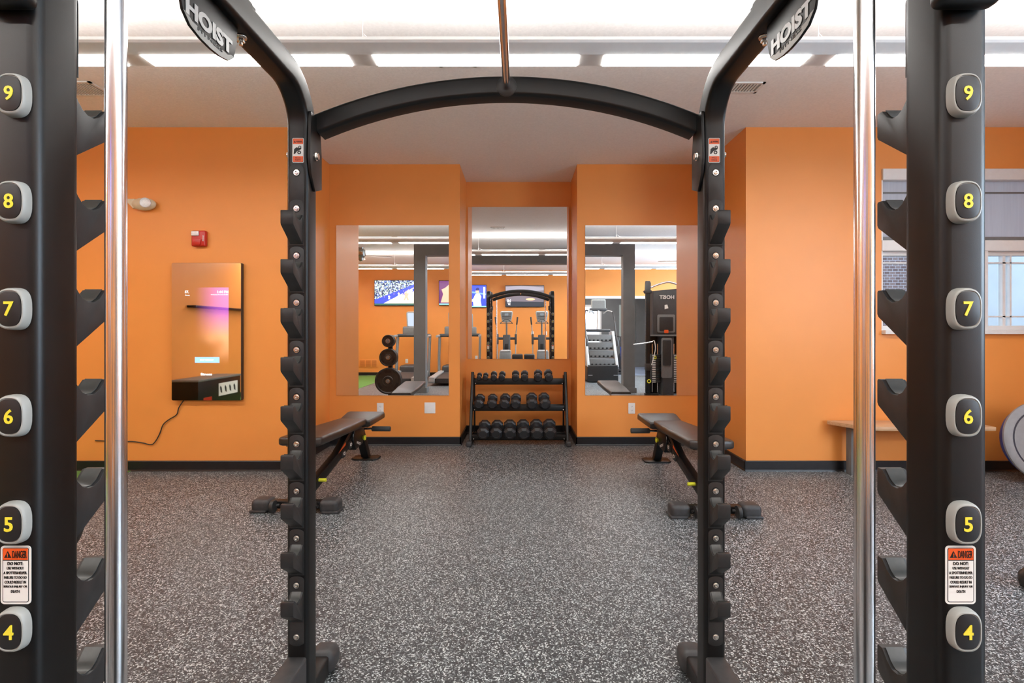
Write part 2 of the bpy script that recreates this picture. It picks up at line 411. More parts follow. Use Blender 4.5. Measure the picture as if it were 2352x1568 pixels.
# window 1: white trim, roller shade above, sash with muntins below
def make_window():
    y0, y1 = YW-.02, YW+T
    m = MB(); zt = WZ1; mid = 2.03
    m.box(WX0, WX1, y0, y1, zt-.10, zt, .006); m.box(WX0, WX1, y0+.01, y1, mid-.085, mid+.01, .006)
    m.box(WX0, WX1, y0-.03, y1, WZ0, WZ0+.035, .004)
    m.box(WX1-.05, WX1, y0, y1, WZ0, zt, .004); m.box(WX0, WX0+.012, y0+.02, y1, WZ0, zt)
    w = struct(m.build('window_1', M['white'], smooth=0))
    m = MB(); c = 4.10                                   # mullion between the two sashes
    m.box(c-.045, c+.045, y0+.02, y1, WZ0, mid, .004)
    for a, b_ in ((WX0+.012, c-.045), (c+.045, WX1-.05)):
        m.box(a, b_, y0+.06, y1-.02, mid-.12, mid-.085, .003); m.box(a, b_, y0+.06, y1-.02, WZ0+.035, WZ0+.075, .003)
        m.box(a, a+.022, y0+.06, y1-.02, WZ0, mid-.1, .003); m.box(b_-.022, b_, y0+.06, y1-.02, WZ0, mid-.1, .003)
    m.box(4.32, 4.345, y0+.07, y1-.03, WZ0+.03, mid-.1); m.box(4.385, 4.40, y0+.07, y1-.03, WZ0+.03, mid-.1)
    m.box(4.62, 4.645, y0+.07, y1-.03, WZ0+.03, mid-.1)
    m.box(WX0, WX1, y0+.07, y1-.03, 1.84, 1.853); m.box(WX0, WX1, y0+.07, y1-.03, 1.36, 1.373)
    m.build('window_sash', M['white'], w, smooth=0)
    MB().box(WX0+.01, WX1-.05, YW+.07, YW+.076, WZ0+.03, mid-.08).build('window_pane', M['glass'], w, smooth=0)
    MB().box(WX0+.01, WX1-.05, YW+.07, YW+.076, mid, zt-.1).build('window_pane', M['glass'], w, smooth=0)
    MB().box(WX0+.014, WX1-.05, YW+.035, YW+.038, mid+.03, zt-.10).build('roller_shade', M['shade'], w, smooth=0)
    m = MB(); m.box(WX0+.014, WX1-.05, YW+.028, YW+.048, mid+.015, mid+.045, .004); m.box(WX0+.014, WX1-.05, YW+.03, YW+.036, 2.46, 2.475)
    m.build('hem_bar', M['mgrey'], w, smooth=0)
make_window()
# building outside
b = MB().box(3.5, 7.6, 9.0, 9.3, -1, 5.0).build('brick_building', M['brick'], smooth=0)
bb = empty('neighbouring_building', 'brown brick building across the way seen through the window', 'building', (5, 9, 0)); b.parent = bb; b.location = (-5, -9, 0); b.name = 'brick_wall'
m = MB(); m.box(7.7, 12, 8.6, 9.3, -1, 3.6); m.box(7.5, 12.2, 8.4, 9.5, 3.6, 3.8)
o = m.build('grey_siding', mat('pale_siding', (.42, .46, .47), .8, scale=2), bb, smooth=0); o.location = (-5, -9, 0)
tag(MB().box(2.2, 14, 4.6, 14, -.35, -.3).build('asphalt_ground', mat('asphalt', (.2, .2, .21), .9), smooth=0), 'grey ground outside the window', 'ground'); bpy.data.objects['asphalt_ground']['kind'] = 'structure'

# ================================================================ WALL MIRRORS
YAWM = -.0065
def wall_mirror(x0, x1, z0, z1, y, label, yaw=0):
    r = empty('wall_mirror', label, 'mirror', ((x0+x1)/2, y, z0), group='frameless mirrors on the orange wall')
    w, h = x1-x0, z1-z0
    MB().box(-w/2, w/2, -.006, 0, 0, h).build('mirror_backing', M['silver'], r, smooth=0)
    g = MB().box(-w/2, w/2, -.008, -.006, 0, h).build('mirror_glass', M['mirror'], r, smooth=0)
    g.rotation_euler.z = yaw; g.location.y = -abs(yaw)*w/2
wall_mirror(-1.985, -.768, .540, 2.378, YP, 'large frameless mirror on the left pier above the left bench')
wall_mirror(.707, 1.925, .540, 2.378, YP, 'large frameless mirror on the right pier above the right bench')
wall_mirror(-.628, .591, .898, 2.735, YA, 'frameless mirror in the middle alcove above the dumbbell rack', YAWM)

# ================================================================ LIGHT FIXTURES
def light_row(y, x0, n, label, lens='lamp'):
    r = empty('pendant_light', label, 'light', (x0, y, 2.67), group='suspended linear lights')
    L_ = 1.204*n
    pr = [(-.055, 0), (.055, 0), (.103, .035), (.103, .05), (.07, .085), (-.07, .085), (-.103, .05), (-.103, .035)]
    MB().prism(pr, 'x', 0, L_, 0).build('housing', M['white'], r, smooth=0)
    for i in range(n):
        MB().box(i*1.204+.07, (i+1)*1.204-.07, -.053, .053, -.004, -.0002, 0).build('diffuser', M[lens], r, smooth=0)
        MB().box(i*1.204+.05, (i+1)*1.204-.05, -.06, .06, .0852, .088, 0).build('uplight', M['lampup'], r, smooth=0)
    for i in range(0, n+1, 2):
        x = min(max(i*1.204, .1), L_-.1)
        m = MB(); m.cyl((x, 0, .09), (x, 0, CEIL-2.67-.012), .0016, n=8); m.lathe([(.058, 0), (.055, -.008), (.03, -.018), (.001, -.02)], (x, 0, CEIL-2.67), n=24)
        m.cyl((x, 0, .085), (x, 0, .12), .006, n=10)
        m.tube([(x+.004, 0, .14), (x+.02, 0, .125), (x+.05, 0, .108), (x+.085, 0, .088)], .0018, 6)
        m.build('suspension_cable', M['white'], r)
light_row(2.645, -.83-1.204*4, 8, 'long suspended linear light just beyond the squat rack')
light_row(-.8, -.5-1.204*4, 9, 'long suspended linear light behind the rack, seen in the mirrors', 'lamp_bright')
# round ring lamp on the ceiling
r = empty('ring_light', 'round pale yellow ring lamp flush on the white ceiling', 'light', (-.09, 2.74, CEIL))
MB().lathe([(.115, 0), (.115, -.004), (.002, -.005)], (0, 0, -.0), n=40).build('cover', M['white'], r)
MB().torus((0, 0, -.003), .128, .008, n=48).build('glowing_rim', M['halo'], r)

# ceiling vents
def vent(x, y, label, w=.3, d=.16):
    r = empty('ceiling_vent', label, 'vent', (x, y, CEIL), group='white ceiling vents')
    m = MB(); m.box(-w/2, w/2, -d/2, -d/2+.02, -.008, 0); m.box(-w/2, w/2, d/2-.02, d/2, -.008, 0); m.box(-w/2, -w/2+.02, -d/2, d/2, -.008, 0); m.box(w/2-.02, w/2, -d/2, d/2, -.008, 0)
    m.build('frame', M['white'], r, smooth=0)
    MB().box(-w/2+.02, w/2-.02, -d/2+.02, d/2-.02, -.002, 0).build('duct', M['lgrey'], r, smooth=0)
    m = MB()
    k = int((w-.04)/.022)
    for i in range(k):
        x_ = -w/2+.03+i*.022; m.box(x_, x_+.009, -d/2+.02, d/2-.02, -.007, -.003)
    m.build('louvre', M['white'], r, smooth=0)
vent(1.63, 3.70, 'white ceiling vent behind the right arm of the rack')
vent(-3.27, 3.72, 'white ceiling vent at far left above the wall with the smart mirror', .34, .22)
vent(-.42, 3.33, 'white ceiling vent seen in the top of the middle mirror', .25, .16)

def ceiling_fan(x, y, z, label, ph):
    r = empty('ceiling_fan', label, 'ceiling fan', (x, y, CEIL), group='ceiling fans')
    dz = z-CEIL
    m = MB(); m.lathe([(.06, 0), (.055, -.04), (.02, -.05)], (0, 0, 0), n=24); m.cyl((0, 0, -.04), (0, 0, dz+.1), .012)
    m.lathe([(.03, .16), (.09, .13), (.1, .0), (.085, -.03), (.06, -.045), (.05, -.1), (.02, -.12)], (0, 0, dz), n=28)
    m.build('motor', M['brushed'], r)
    for k in range(4):
        a = ph+k*PI/2
        bl = MB().prism([(.09, -.015), (.2, -.055), (.62, -.065), (.66, -.03), (.66, .03), (.62, .065), (.2, .055), (.09, .015)], 'z', -.004, .004, .002)
        o = bl.build('blade', M['brushed'], r, (0, 0, dz+.0)); o.rotation_euler = (0, math.radians(0), a)
ceiling_fan(-3.45, -.05, 2.86, 'ceiling fan seen at the left edge of the left mirror', -.25)
ceiling_fan(3.75, -.3, 2.78, 'ceiling fan with one blade showing in the right mirror', .1)

# ================================================================ SQUAT RACK
CX, HW = -.044, .672            # rack centre, half distance between uprights
PW, PD, PR = .070, .075, .015   # tube
YN, YF = .713, 1.608            # near face of near uprights, near face of far uprights
D = .151; TIP0 = 1.6145; NUM9 = 1.577
rack = empty('squat_rack', 'large black squat rack with numbered uprights and arched crossbar framing the view', 'squat rack', (CX, 1.2, 0))
def RL(x, y, z): return (x-CX, y-1.2, z)
def rk(mb, name, m_, smooth=35):
    o = mb.build(name, m_, rack, smooth=smooth); o.location = (-CX, -1.2, 0); return o
prof = rrect(PW, PD, PR)
for s in (-1, 1):
    x = CX+s*HW; xn = CX+s*.680
    # far upright bends forward at the top into the arm
    yc = YF+PD/2; zc = 2.0375; R_ = .14
    path = [(x, yc, .03), (x, yc, zc-R_)]+[(x, yc-R_+R_*math.cos(a), zc-R_+R_*math.sin(a)) for a in [PI/2*i/12 for i in range(1, 13)]]+[(x, YN+PD, zc)]
    rk(MB().sweep(prof, path, (1, 0, 0)), 'rear_upright', M['powder'])
    rk(MB().sweep(prof, [(xn, YN+PD/2, .03), (xn, YN+PD/2, 2.10)], (1, 0, 0)), 'front_upright', M['powder'])
    # sleeve over the arm, bolts
    slv = rk(MB().sweep(rrect(PW+.008, PD+.008, .014), [(x, 1.268, zc), (x, .80, zc)], (1, 0, 0)), 'arm_sleeve', M['powder'])
    m = MB().sweep(rrect(PW*.7, .012, .004), [(x, 1.31, zc+PD/2+.006), (x, .9, zc+PD/2+.008)], (1, 0, 0))
    rk(m, 'arm_cover', M['plastic'])
    m = MB(); 
    xi = x-s*PW/2
    m.cyl((x, 1.285, 2.0), (x, 1.285, 1.994), .015, n=24, bev=.002); m.cyl((x, 1.285, 1.994), (x, 1.285, 1.984), .0095, n=6); m.cyl((x, 1.285, 1.984), (x, 1.285, 1.976), .005, n=12)
    rk(m, 'bolt', M['steel'])
    # maker's plate below the arm
    xp = x-s*.012
    hp = [(1.245, 2.0), (1.240, 1.95), (1.228, 1.913), (1.205, 1.893), (1.17, 1.885), (1.135, 1.883), (1.10, 1.885), (1.065, 1.893), (1.042, 1.913), (1.030, 1.95), (1.025, 2.0)]
    pl = rk(MB().prism(hp, 'x', xp-.003, xp+.003, .001), 'logo_plate', M['powder'])
    fi = xp-s*.0035
    cres = [(1.228, 1.913), (1.205, 1.893), (1.17, 1.885), (1.135, 1.883), (1.10, 1.885), (1.065, 1.893), (1.042, 1.913), (1.055, 1.913), (1.07, 1.905), (1.20, 1.905), (1.215, 1.913)]
    MB().prism(cres, 'x', min(fi, fi-s*.0005), max(fi, fi-s*.0005)).build('logo_band', M['lgrey'], pl, smooth=0)
    for body, z_, w_, h_, bo in (('HOIST', 1.929, .17, .038, .05), ('FITNESS', 1.901, .09, .008, .005)):
        me = text_mesh(body, w_, h_, bo, depth=.0006); me.name = 'lettering'; me.materials.append(M['silver'] if h_ > .01 else M['ink'])
        o = place('lettering', me, pl, (fi-s*.0009, 1.133, z_))
        o.rotation_euler = (0, 0, -PI/2 if s > 0 else PI/2)
    # arch bracket on the inner side of the far upright
    m = MB(); m.prism([(1.612, 1.95), (1.683, 1.95), (1.70, 1.83), (1.70, 1.72), (1.645, 1.70), (1.615, 1.75), (1.605, 1.80)], 'x', xi-s*.009 if s > 0 else xi, xi if s > 0 else xi+.009, .001)
    rk(m, 'arch_bracket', M['powder'])
    m = MB(); m.cyl((xi-s*.009, 1.645, 1.815), (xi-s*.02, 1.645, 1.815), .011, n=6); m.cyl((xi-s*.009, 1.645, 1.815), (xi-s*.013, 1.645, 1.815), .014, n=20)
    rk(m, 'bolt', M['steel'])
    xo = x+s*PW/2
    m = MB(); m.cyl((xo, 1.63, 1.815), (xo+s*.006, 1.63, 1.815), .008, n=12); rk(m, 'bolt', M['steel'])
    # base: side beam, foot and end caps
    m = MB().prism([(1.608, .195), (1.608, .05), (.79, .05), (.79, .20)], 'x', x-.033, x+.033, .008, 3)
    rk(m, 'side_beam', M['rubber'])
    m = MB().box(x-.03, x+.03, .45, 1.86, 0.004, .075, .01, 3); rk(m, 'foot', M['powder'])
    for a, b_ in ((1.79, 1.885), (.42, .50)):
        m = MB().box(x-.046, x+.046, a, b_, 0, .086, .03, 5); rk(m, 'foot_cap', M['rubber'])
    # bumper bracket near the top of the near upright
    m = MB(); m.box(x-.05, x+.036, YN-.030, YN, 1.695, 1.80, .012, 4); rk(m, 'bumper_bracket', M['powder'])
    m = MB(); m.box(x-.04, x+.028, YN-.035, YN-.03, 1.703, 1.79, .003, 3); rk(m, 'bumper_face', M['lgrey'])
    # chrome guide rod
    xg = CX+s*.556
    m = MB().cyl((xg, .744, .1), (xg, .744, 2.02), .0136, n=40); rk(m, 'guide_rod', M['chrome'])
    for zz in (.085, 2.02):
        m = MB().box(min(xg, x)-.02, max(xg, x)+.02, .722, .766, zz-.02, zz+.02, .004); rk(m, 'rod_bracket', M['powder'])
# arches
for yy, nm in ((YF+.05+.035, 'arched_crossbar'), (YN+.038, 'arched_crossbar')):
    half = HW-PW/2; zt, ze = 2.057, 1.928; sg = zt-ze; Ra = (half**2+sg**2)/(2*sg); a0 = math.asin(half/Ra)
    path = [(CX+Ra*math.sin(a), yy, zt-Ra+Ra*math.cos(a)) for a in [-a0+2*a0*i/40 for i in range(41)]]
    rk(MB().sweep(rrect(.07, .066, .012), path, (0, 1, 0)), nm, M['powder'])
# centre bar joining the arches, with its socket
m = MB().cyl((CX, .80, 2.052), (CX, 1.66, 2.052), .0122, n=28); rk(m, 'centre_bar', M['chrome'])
m = MB().lathe([(.0335, 0), (.0335, .006), (.026, .010), (.016, .011)], (CX, 1.66, 2.052), (0, -1, 0), 32); rk(m, 'bar_socket', M['plastic'])
# rear floor crossmember
# --- hooks
pts = [(0, .0)]
sad = [(0, .004), (-.006, -.006), (-.014, -.016), (-.024, -.0215), (-.036, -.0215), (-.046, -.015), (-.054, -.005), (-.0585, 0)]
prof_h = sad+[(-.0685, 0), (-.070, -.003), (-.070, -.040), (-.0675, -.045), (0, -.096)]
hookM = MB().prism(prof_h, 'x', -.020, .020, .0012, 2).mesh('bar_catch', M['plastic'])
lin = [(p[0]*.985, p[1]+.0016) for p in sad]
linM = MB().prism([(p[0], p[1]-.0012) for p in lin]+[(p[0], p[1]) for p in lin[::-1]], 'x', -.0145, .0145).mesh('saddle_liner', M['liner'])
bodyp = [(-.0235, -.0985), (.0235, -.0985), (.0235, .036)]+[(.0235*math.cos(a), .036+.014*math.sin(a)) for a in [PI*i/8 for i in range(1, 8)]]+[(-.0235, .036)]
bodyM = MB().prism(bodyp, 'y', -.003, 0, .001).mesh('mounting_plate', M['plastic'])
boltM = MB().lathe([(.0095, 0), (.0095, .0012), (.0072, .0012), (.0068, .0042), (.0032, .0046), (.0028, .0020), (.001, .0018)], (0, -.0030, 0), (0, -1, 0), 24).mesh('bolt', M['steel'])
recM = MB().lathe([(.0125, 0), (.0120, .0016), (.0098, .0012), (.0098, .0004)], (0, -.0028, 0), (0, -1, 0), 28).mesh('bolt_recess', M['plate_black'])
topp = [(-.0235, -.115), (.0235, -.115)]+[(.0235*math.cos(a), .0+.0235*math.sin(a)) for a in [PI*i/12 for i in range(0, 13)]]
topM = MB().prism([(p[0], p[1]) for p in topp], 'y', -.003, 0, .001).mesh('strip_end', M['plastic'])
for s in (-1, 1):
    x = CX+s*HW
    for near in (False, True):
        x = CX+s*(.676 if near else HW)
        yface = YN+PD if near else YF; rz = PI if near else 0
        for i in range(9):
            z = TIP0-i*D
            h = place('bar_catch', hookM, rack, RL(x, yface, z), rz)
            place('saddle_liner', linM, h); mpl = place('mounting_plate', bodyM, h)
            if near: mpl.scale.x = .8
            place('bolt_recess', recM, h, (0, 0, .0205)); place('bolt', boltM, h, (0, 0, .0205))
        e = place('strip_end', topM, rack, RL(x, yface, 1.75+.008), rz)
        place('bolt_recess', recM, e, (0, 0, -.008)); place('bolt', boltM, e, (0, 0, -.008))
        e = place('strip_end', topM, rack, RL(x, yface, .245), rz); e.rotation_euler = (0, PI, rz)
        e.scale = (1, 1, .55)
        place('bolt', boltM, rack, RL(x, yface, .262), rz)
# --- numbered plates and labels
ringM = MB(); pe = ellipse(.0395, .0545, 40, 2.8)
q = bmesh.new(); levels = [(1.10, 0), (1.10, .003), (1.08, .0075), (1.04, .0105), (1.0, .0115), (.93, .0118), (.90, .0105)]
rings = [[q.verts.new((p[0]*k, -h, p[1]*(k if k > 1 else (1-(1-k)*.7)))) for p in pe] for k, h in levels]
for a, b_ in zip(rings, rings[1:]):
    for i in range(40): q.faces.new((a[i], a[(i+1) % 40], b_[(i+1) % 40], b_[i]))
q.faces.new(rings[0]); q.faces.new(rings[-1][::-1]); bmesh.ops.recalc_face_normals(q, faces=q.faces)
ringM._merge(q); ringM = ringM.mesh('number_plate', M['lgrey'])
insM = MB().prism([(p[0]*.86, p[1]*.895) for p in pe], 'y', -.0118, -.0100, .0004).mesh('black_insert', M['plate_black'])
digM = {}
for n in range(1, 10):
    me = text_mesh(str(n), None, .0205, .018, depth=.0004); me.name = 'numeral'; me.materials.append(M['yellow'])
    digM[n] = me
def danger(parent, loc, rz):
    r = MB().prism(rrect(.043, .083, .005), 'y', -.0008, 0).build('danger_label', M['label'], parent, loc, smooth=0); r.rotation_euler.z = rz
    r['label'] = 'white and orange danger label'
    MB().prism(rrect(.0375, .0775, .003), 'y', -.0010, -.0007).build('border', M['ink'], r, smooth=0)
    MB().prism(rrect(.0355, .0755, .002), 'y', -.0012, -.0009).build('label_ground', M['label'], r, smooth=0)
    MB().box(-.0177, .0177, -.0014, -.0011, .0215, .0377).build('warning_band', M['warn'], r, smooth=0)
    MB().box(-.0177, .0177, -.0015, -.0011, .0206, .0217).build('rule', M['ink'], r, smooth=0)
    MB().prism([(-.016, .0245), (-.0055, .0245), (-.01075, .0345)], 'y', -.0016, -.0013).build('triangle', M['ink'], r, smooth=0)
    add_text('lettering', '!', M['warn'], r, (-.01075, -.0018, .0285), None, .0055, .01)
    add_text('lettering', 'DANGER', M['ink'], r, (.006, -.0016, .0295), .020, .0105, 0)
    L_ = [('DO NOT:', .022, .0045, .02), ('USE WITHOUT', .024, .0038, 0), ('A SPOTTER/HELPER.', .0335, .0038, 0), ('FAILURE TO DO SO', .032, .0038, 0), ('COULD RESULT IN', .030, .0038, 0), ('SERIOUS INJURY OR', .0335, .0038, 0), ('DEATH', .012, .0038, 0)]
    for i, (t_, w_, h_, bo) in enumerate(L_):
        add_text('lettering', t_, M['ink'], r, (0, -.0014, .0165-i*.0066), w_, h_, bo)
def pinch(parent, loc, rz):
    r = MB().prism(rrect(.037, .079, .004), 'y', -.0008, 0).build('warning_label', M['label'], parent, loc, smooth=0); r.rotation_euler.z = rz
    r['label'] = 'orange and white pinch point label'
    MB().prism(rrect(.034, .076, .003), 'y', -.0010, -.0007).build('border', M['ink'], r, smooth=0)
    MB().prism(rrect(.0325, .0745, .002), 'y', -.0012, -.0009).build('warning_band', M['warn'], r, smooth=0)
    MB().box(-.0162, .0162, -.0014, -.0011, -.019, .020).build('label_ground', M['label'], r, smooth=0)
    m = MB(); m.prism([(-.013, .0245), (-.0065, .0245), (-.00975, .031)], 'y', -.0016, -.0013)
    m.prism([(-.014, -.013), (-.012, .004), (-.004, .010), (.004, .006), (.010, .008), (.011, .004), (.004, .0), (-.003, -.003), (-.008, -.010)], 'y', -.0017, -.0013)
    m.torus((.006, -.0016, .010), .0035, .0013, (0, 1, 0), 14, 6); m.torus((.004, -.0016, -.007), .0045, .0016, (0, 1, 0), 14, 6)
    m.build('pictogram', M['ink'], r, smooth=0)
    add_text('lettering', 'WARNING', M['ink'], r, (.004, -.0014, .0278), .019, .0055, .0)
    add_text('lettering', 'PINCH', M['ink'], r, (0, -.0014, -.0245), .016, .004, .0)
    add_text('lettering', 'POINTS', M['ink'], r, (0, -.0014, -.0310), .018, .004, .0)
for s in (-1, 1):
    x = CX+s*HW
    for near in (True, False):
        yf = YN if near else YF+PD; rz = 0 if near else PI
        for n in range(1, 10):
            p = place('number_plate', ringM, rack, RL(x+.003*0, yf, NUM9-(9-n)*D), rz)
            place('black_insert', insM, p)
            o = place('numeral', digM[n], p, (0, -.0122, 0))
        danger(rack, RL(x-.001, yf, .897), rz)
    pinch(rack, RL(x+s*-.004, YF, 1.822), 0)

# ================================================================ DUMBBELL RACK
drk = empty('dumbbell_rack', 'black three-tier dumbbell rack in the alcove below the middle mirror', 'dumbbell rack', (-.01, 5.6, 0))
def dk(mb, name, m_, smooth=35):
    o = mb.build(name, m_, drk, smooth=smooth); o.location = (.01, -5.6, 0); return o
# shelf front rails: (y front, z front) ; shelves tilt up towards the wall
SH = [(5.66, .640), (5.54, .362), (5.42, .066)]
for s in (-1, 1):
    x = -.01+s*.525
    path = [(x, 5.40, .02), (x, 5.43, .10), (x, 5.52, .36), (x, 5.66, .70), (x, 5.685, .765)]
    dk(MB().sweep(rrect(.032, .055, .010), path, (1, 0, 0)), 'upright', M['powder'])
    m = MB(); m.box(x-.02, x+.02, 5.37, 5.95, .004, .045, .006); dk(m, 'base_runner', M['powder'])
    m = MB(); m.box(x-.032+s*.008, x+.032+s*.008, 5.315, 5.40, 0, .06, .022, 5); dk(m, 'foot_cap', M['rubber'])
    m = MB(); m.prism([(5.90, .03), (5.95, .03), (5.90, .72), (5.70, .72), (5.70, .68), (5.86, .68)], 'x', x-.01, x+.01, .002); dk(m, 'rear_brace', M['powder'])
for y, z in SH:
    m = MB(); m.box(-.525, .505, y-.006, y, z-.01, z+.05, .002); m.box(-.525, .505, y-.006, y+.02, z-.01, z-.004)
    dk(m, 'front_rail', M['powder'])
    m = MB(); zr = z+{.640: .056, .362: .050, .066: .050}[z]; yb = y+{.640: .055, .362: .10, .066: .12}[z]; m.box(-.525, .505, yb, yb+.006, zr-.05, zr, .002); m.box(-.525, .505, yb-.016, yb+.006, zr-.05, zr-.044)
    dk(m, 'rear_rail', M['powder'])
    m = MB()
    for s in (-1, 1):
        x = -.01+s*.49; m.cyl((x, y-.006, z+.005), (x, y-.010, z+.005), .006, n=14)
        dk(MB().box(x+s*.018, x+s*.024, y-.002, y+.176, z-.01, z+.05), 'rail_bracket', M['powder'])
    dk(m, 'bolt', M['steel'])
def make_dumbbell(R, L_, hl):
    """axis along Y, centred"""
    def head(s):
        b_ = MB(); n = 8
        y0, y1 = s*(L_/2-hl), s*L_/2; c = (y1-y0)
        rg = [(R*.80, y0), (R, y0+c*.14), (R, y0+c*.70), (R*.70, y1-c*.03), (R*.52, y1), (R*.50, y1-c*.02)]
        q = bmesh.new(); rs = []
        for r_, y in rg: rs.append([q.verts.new((r_*math.cos(PI/8+2*PI*i/n), y, r_*math.sin(PI/8+2*PI*i/n))) for i in range(n)])
        for a, d in zip(rs, rs[1:]):
            for i in range(n): q.faces.new((a[i], a[(i+1) % n], d[(i+1) % n], d[i]))
        q.faces.new(rs[0]); q.faces.new(rs[-1][::-1]); bmesh.ops.recalc_face_normals(q, faces=q.faces)
        b_._merge(q); return b_.mesh('head', M['hexrub'], 25)
    hd = [head(-1), head(1)]
    g = L_-2*hl
    hn = MB().lathe([(R*.26, -g/2-.004), (R*.24, -g*.4), (R*.27, -g*.2), (R*.30, 0), (R*.27, g*.2), (R*.24, g*.4), (R*.26, g/2+.004)], (0, 0, 0), (0, 1, 0), 18).mesh('handle', M['chrome'])
    return hd, hn
WORD = ['leftmost', 'second from left', 'third from left', 'fourth from left', 'fifth from left', 'sixth from left', 'seventh from left', 'rightmost']
rows = [
 (0, [(-.512, .029, .13), (-.435, .031, .12), (-.333, .038, .155), (-.232, .038, .155), (-.066, .044, .165), (.046, .044, .165), (.212, .050, .175), (.340, .050, .185)], 'top shelf', 'small black hex dumbbell'),
 (1, [(-.500, .057, .20), (-.345, .057, .205), (-.193, .060, .21), (-.062, .060, .21), (.132, .065, .225), (.284, .065, .225)], 'middle shelf', 'medium black hex dumbbell'),
 (2, [(-.437, .069, .24), (-.286, .069, .245), (-.132, .071, .25), (.029, .072, .255), (.186, .073, .26), (.340, .074, .265)], 'bottom shelf', 'large black hex dumbbell')]
tilt = .30
cache = {}
for k, lst, shelf, kind in rows:
    y, z = SH[k]
    for i, (x, R, L_) in enumerate(lst):
        if (R, L_) not in cache: cache[(R, L_)] = make_dumbbell(R, L_, L_*.30)
        hd, hn = cache[(R, L_)]
        w = WORD[i] if i < len(lst)-1 else 'rightmost'
        zz = z+.058+R*.93
        zc_ = z+.052+.012+R*.30; hl = L_*.30
        o = empty('dumbbell', f'{kind}, {w} on the {shelf} of the rack', 'dumbbell', (x*.92-.0+.012, y-.010+(L_/2-hl)*math.cos(tilt), zc_+(L_/2-hl)*math.sin(tilt)), group=f'dumbbells on the {shelf}')
        o.rotation_euler = (tilt, 0, random.uniform(-.05, .05))
        place('head', hd[0], o); place('head', hd[1], o); place('handle', hn, o)

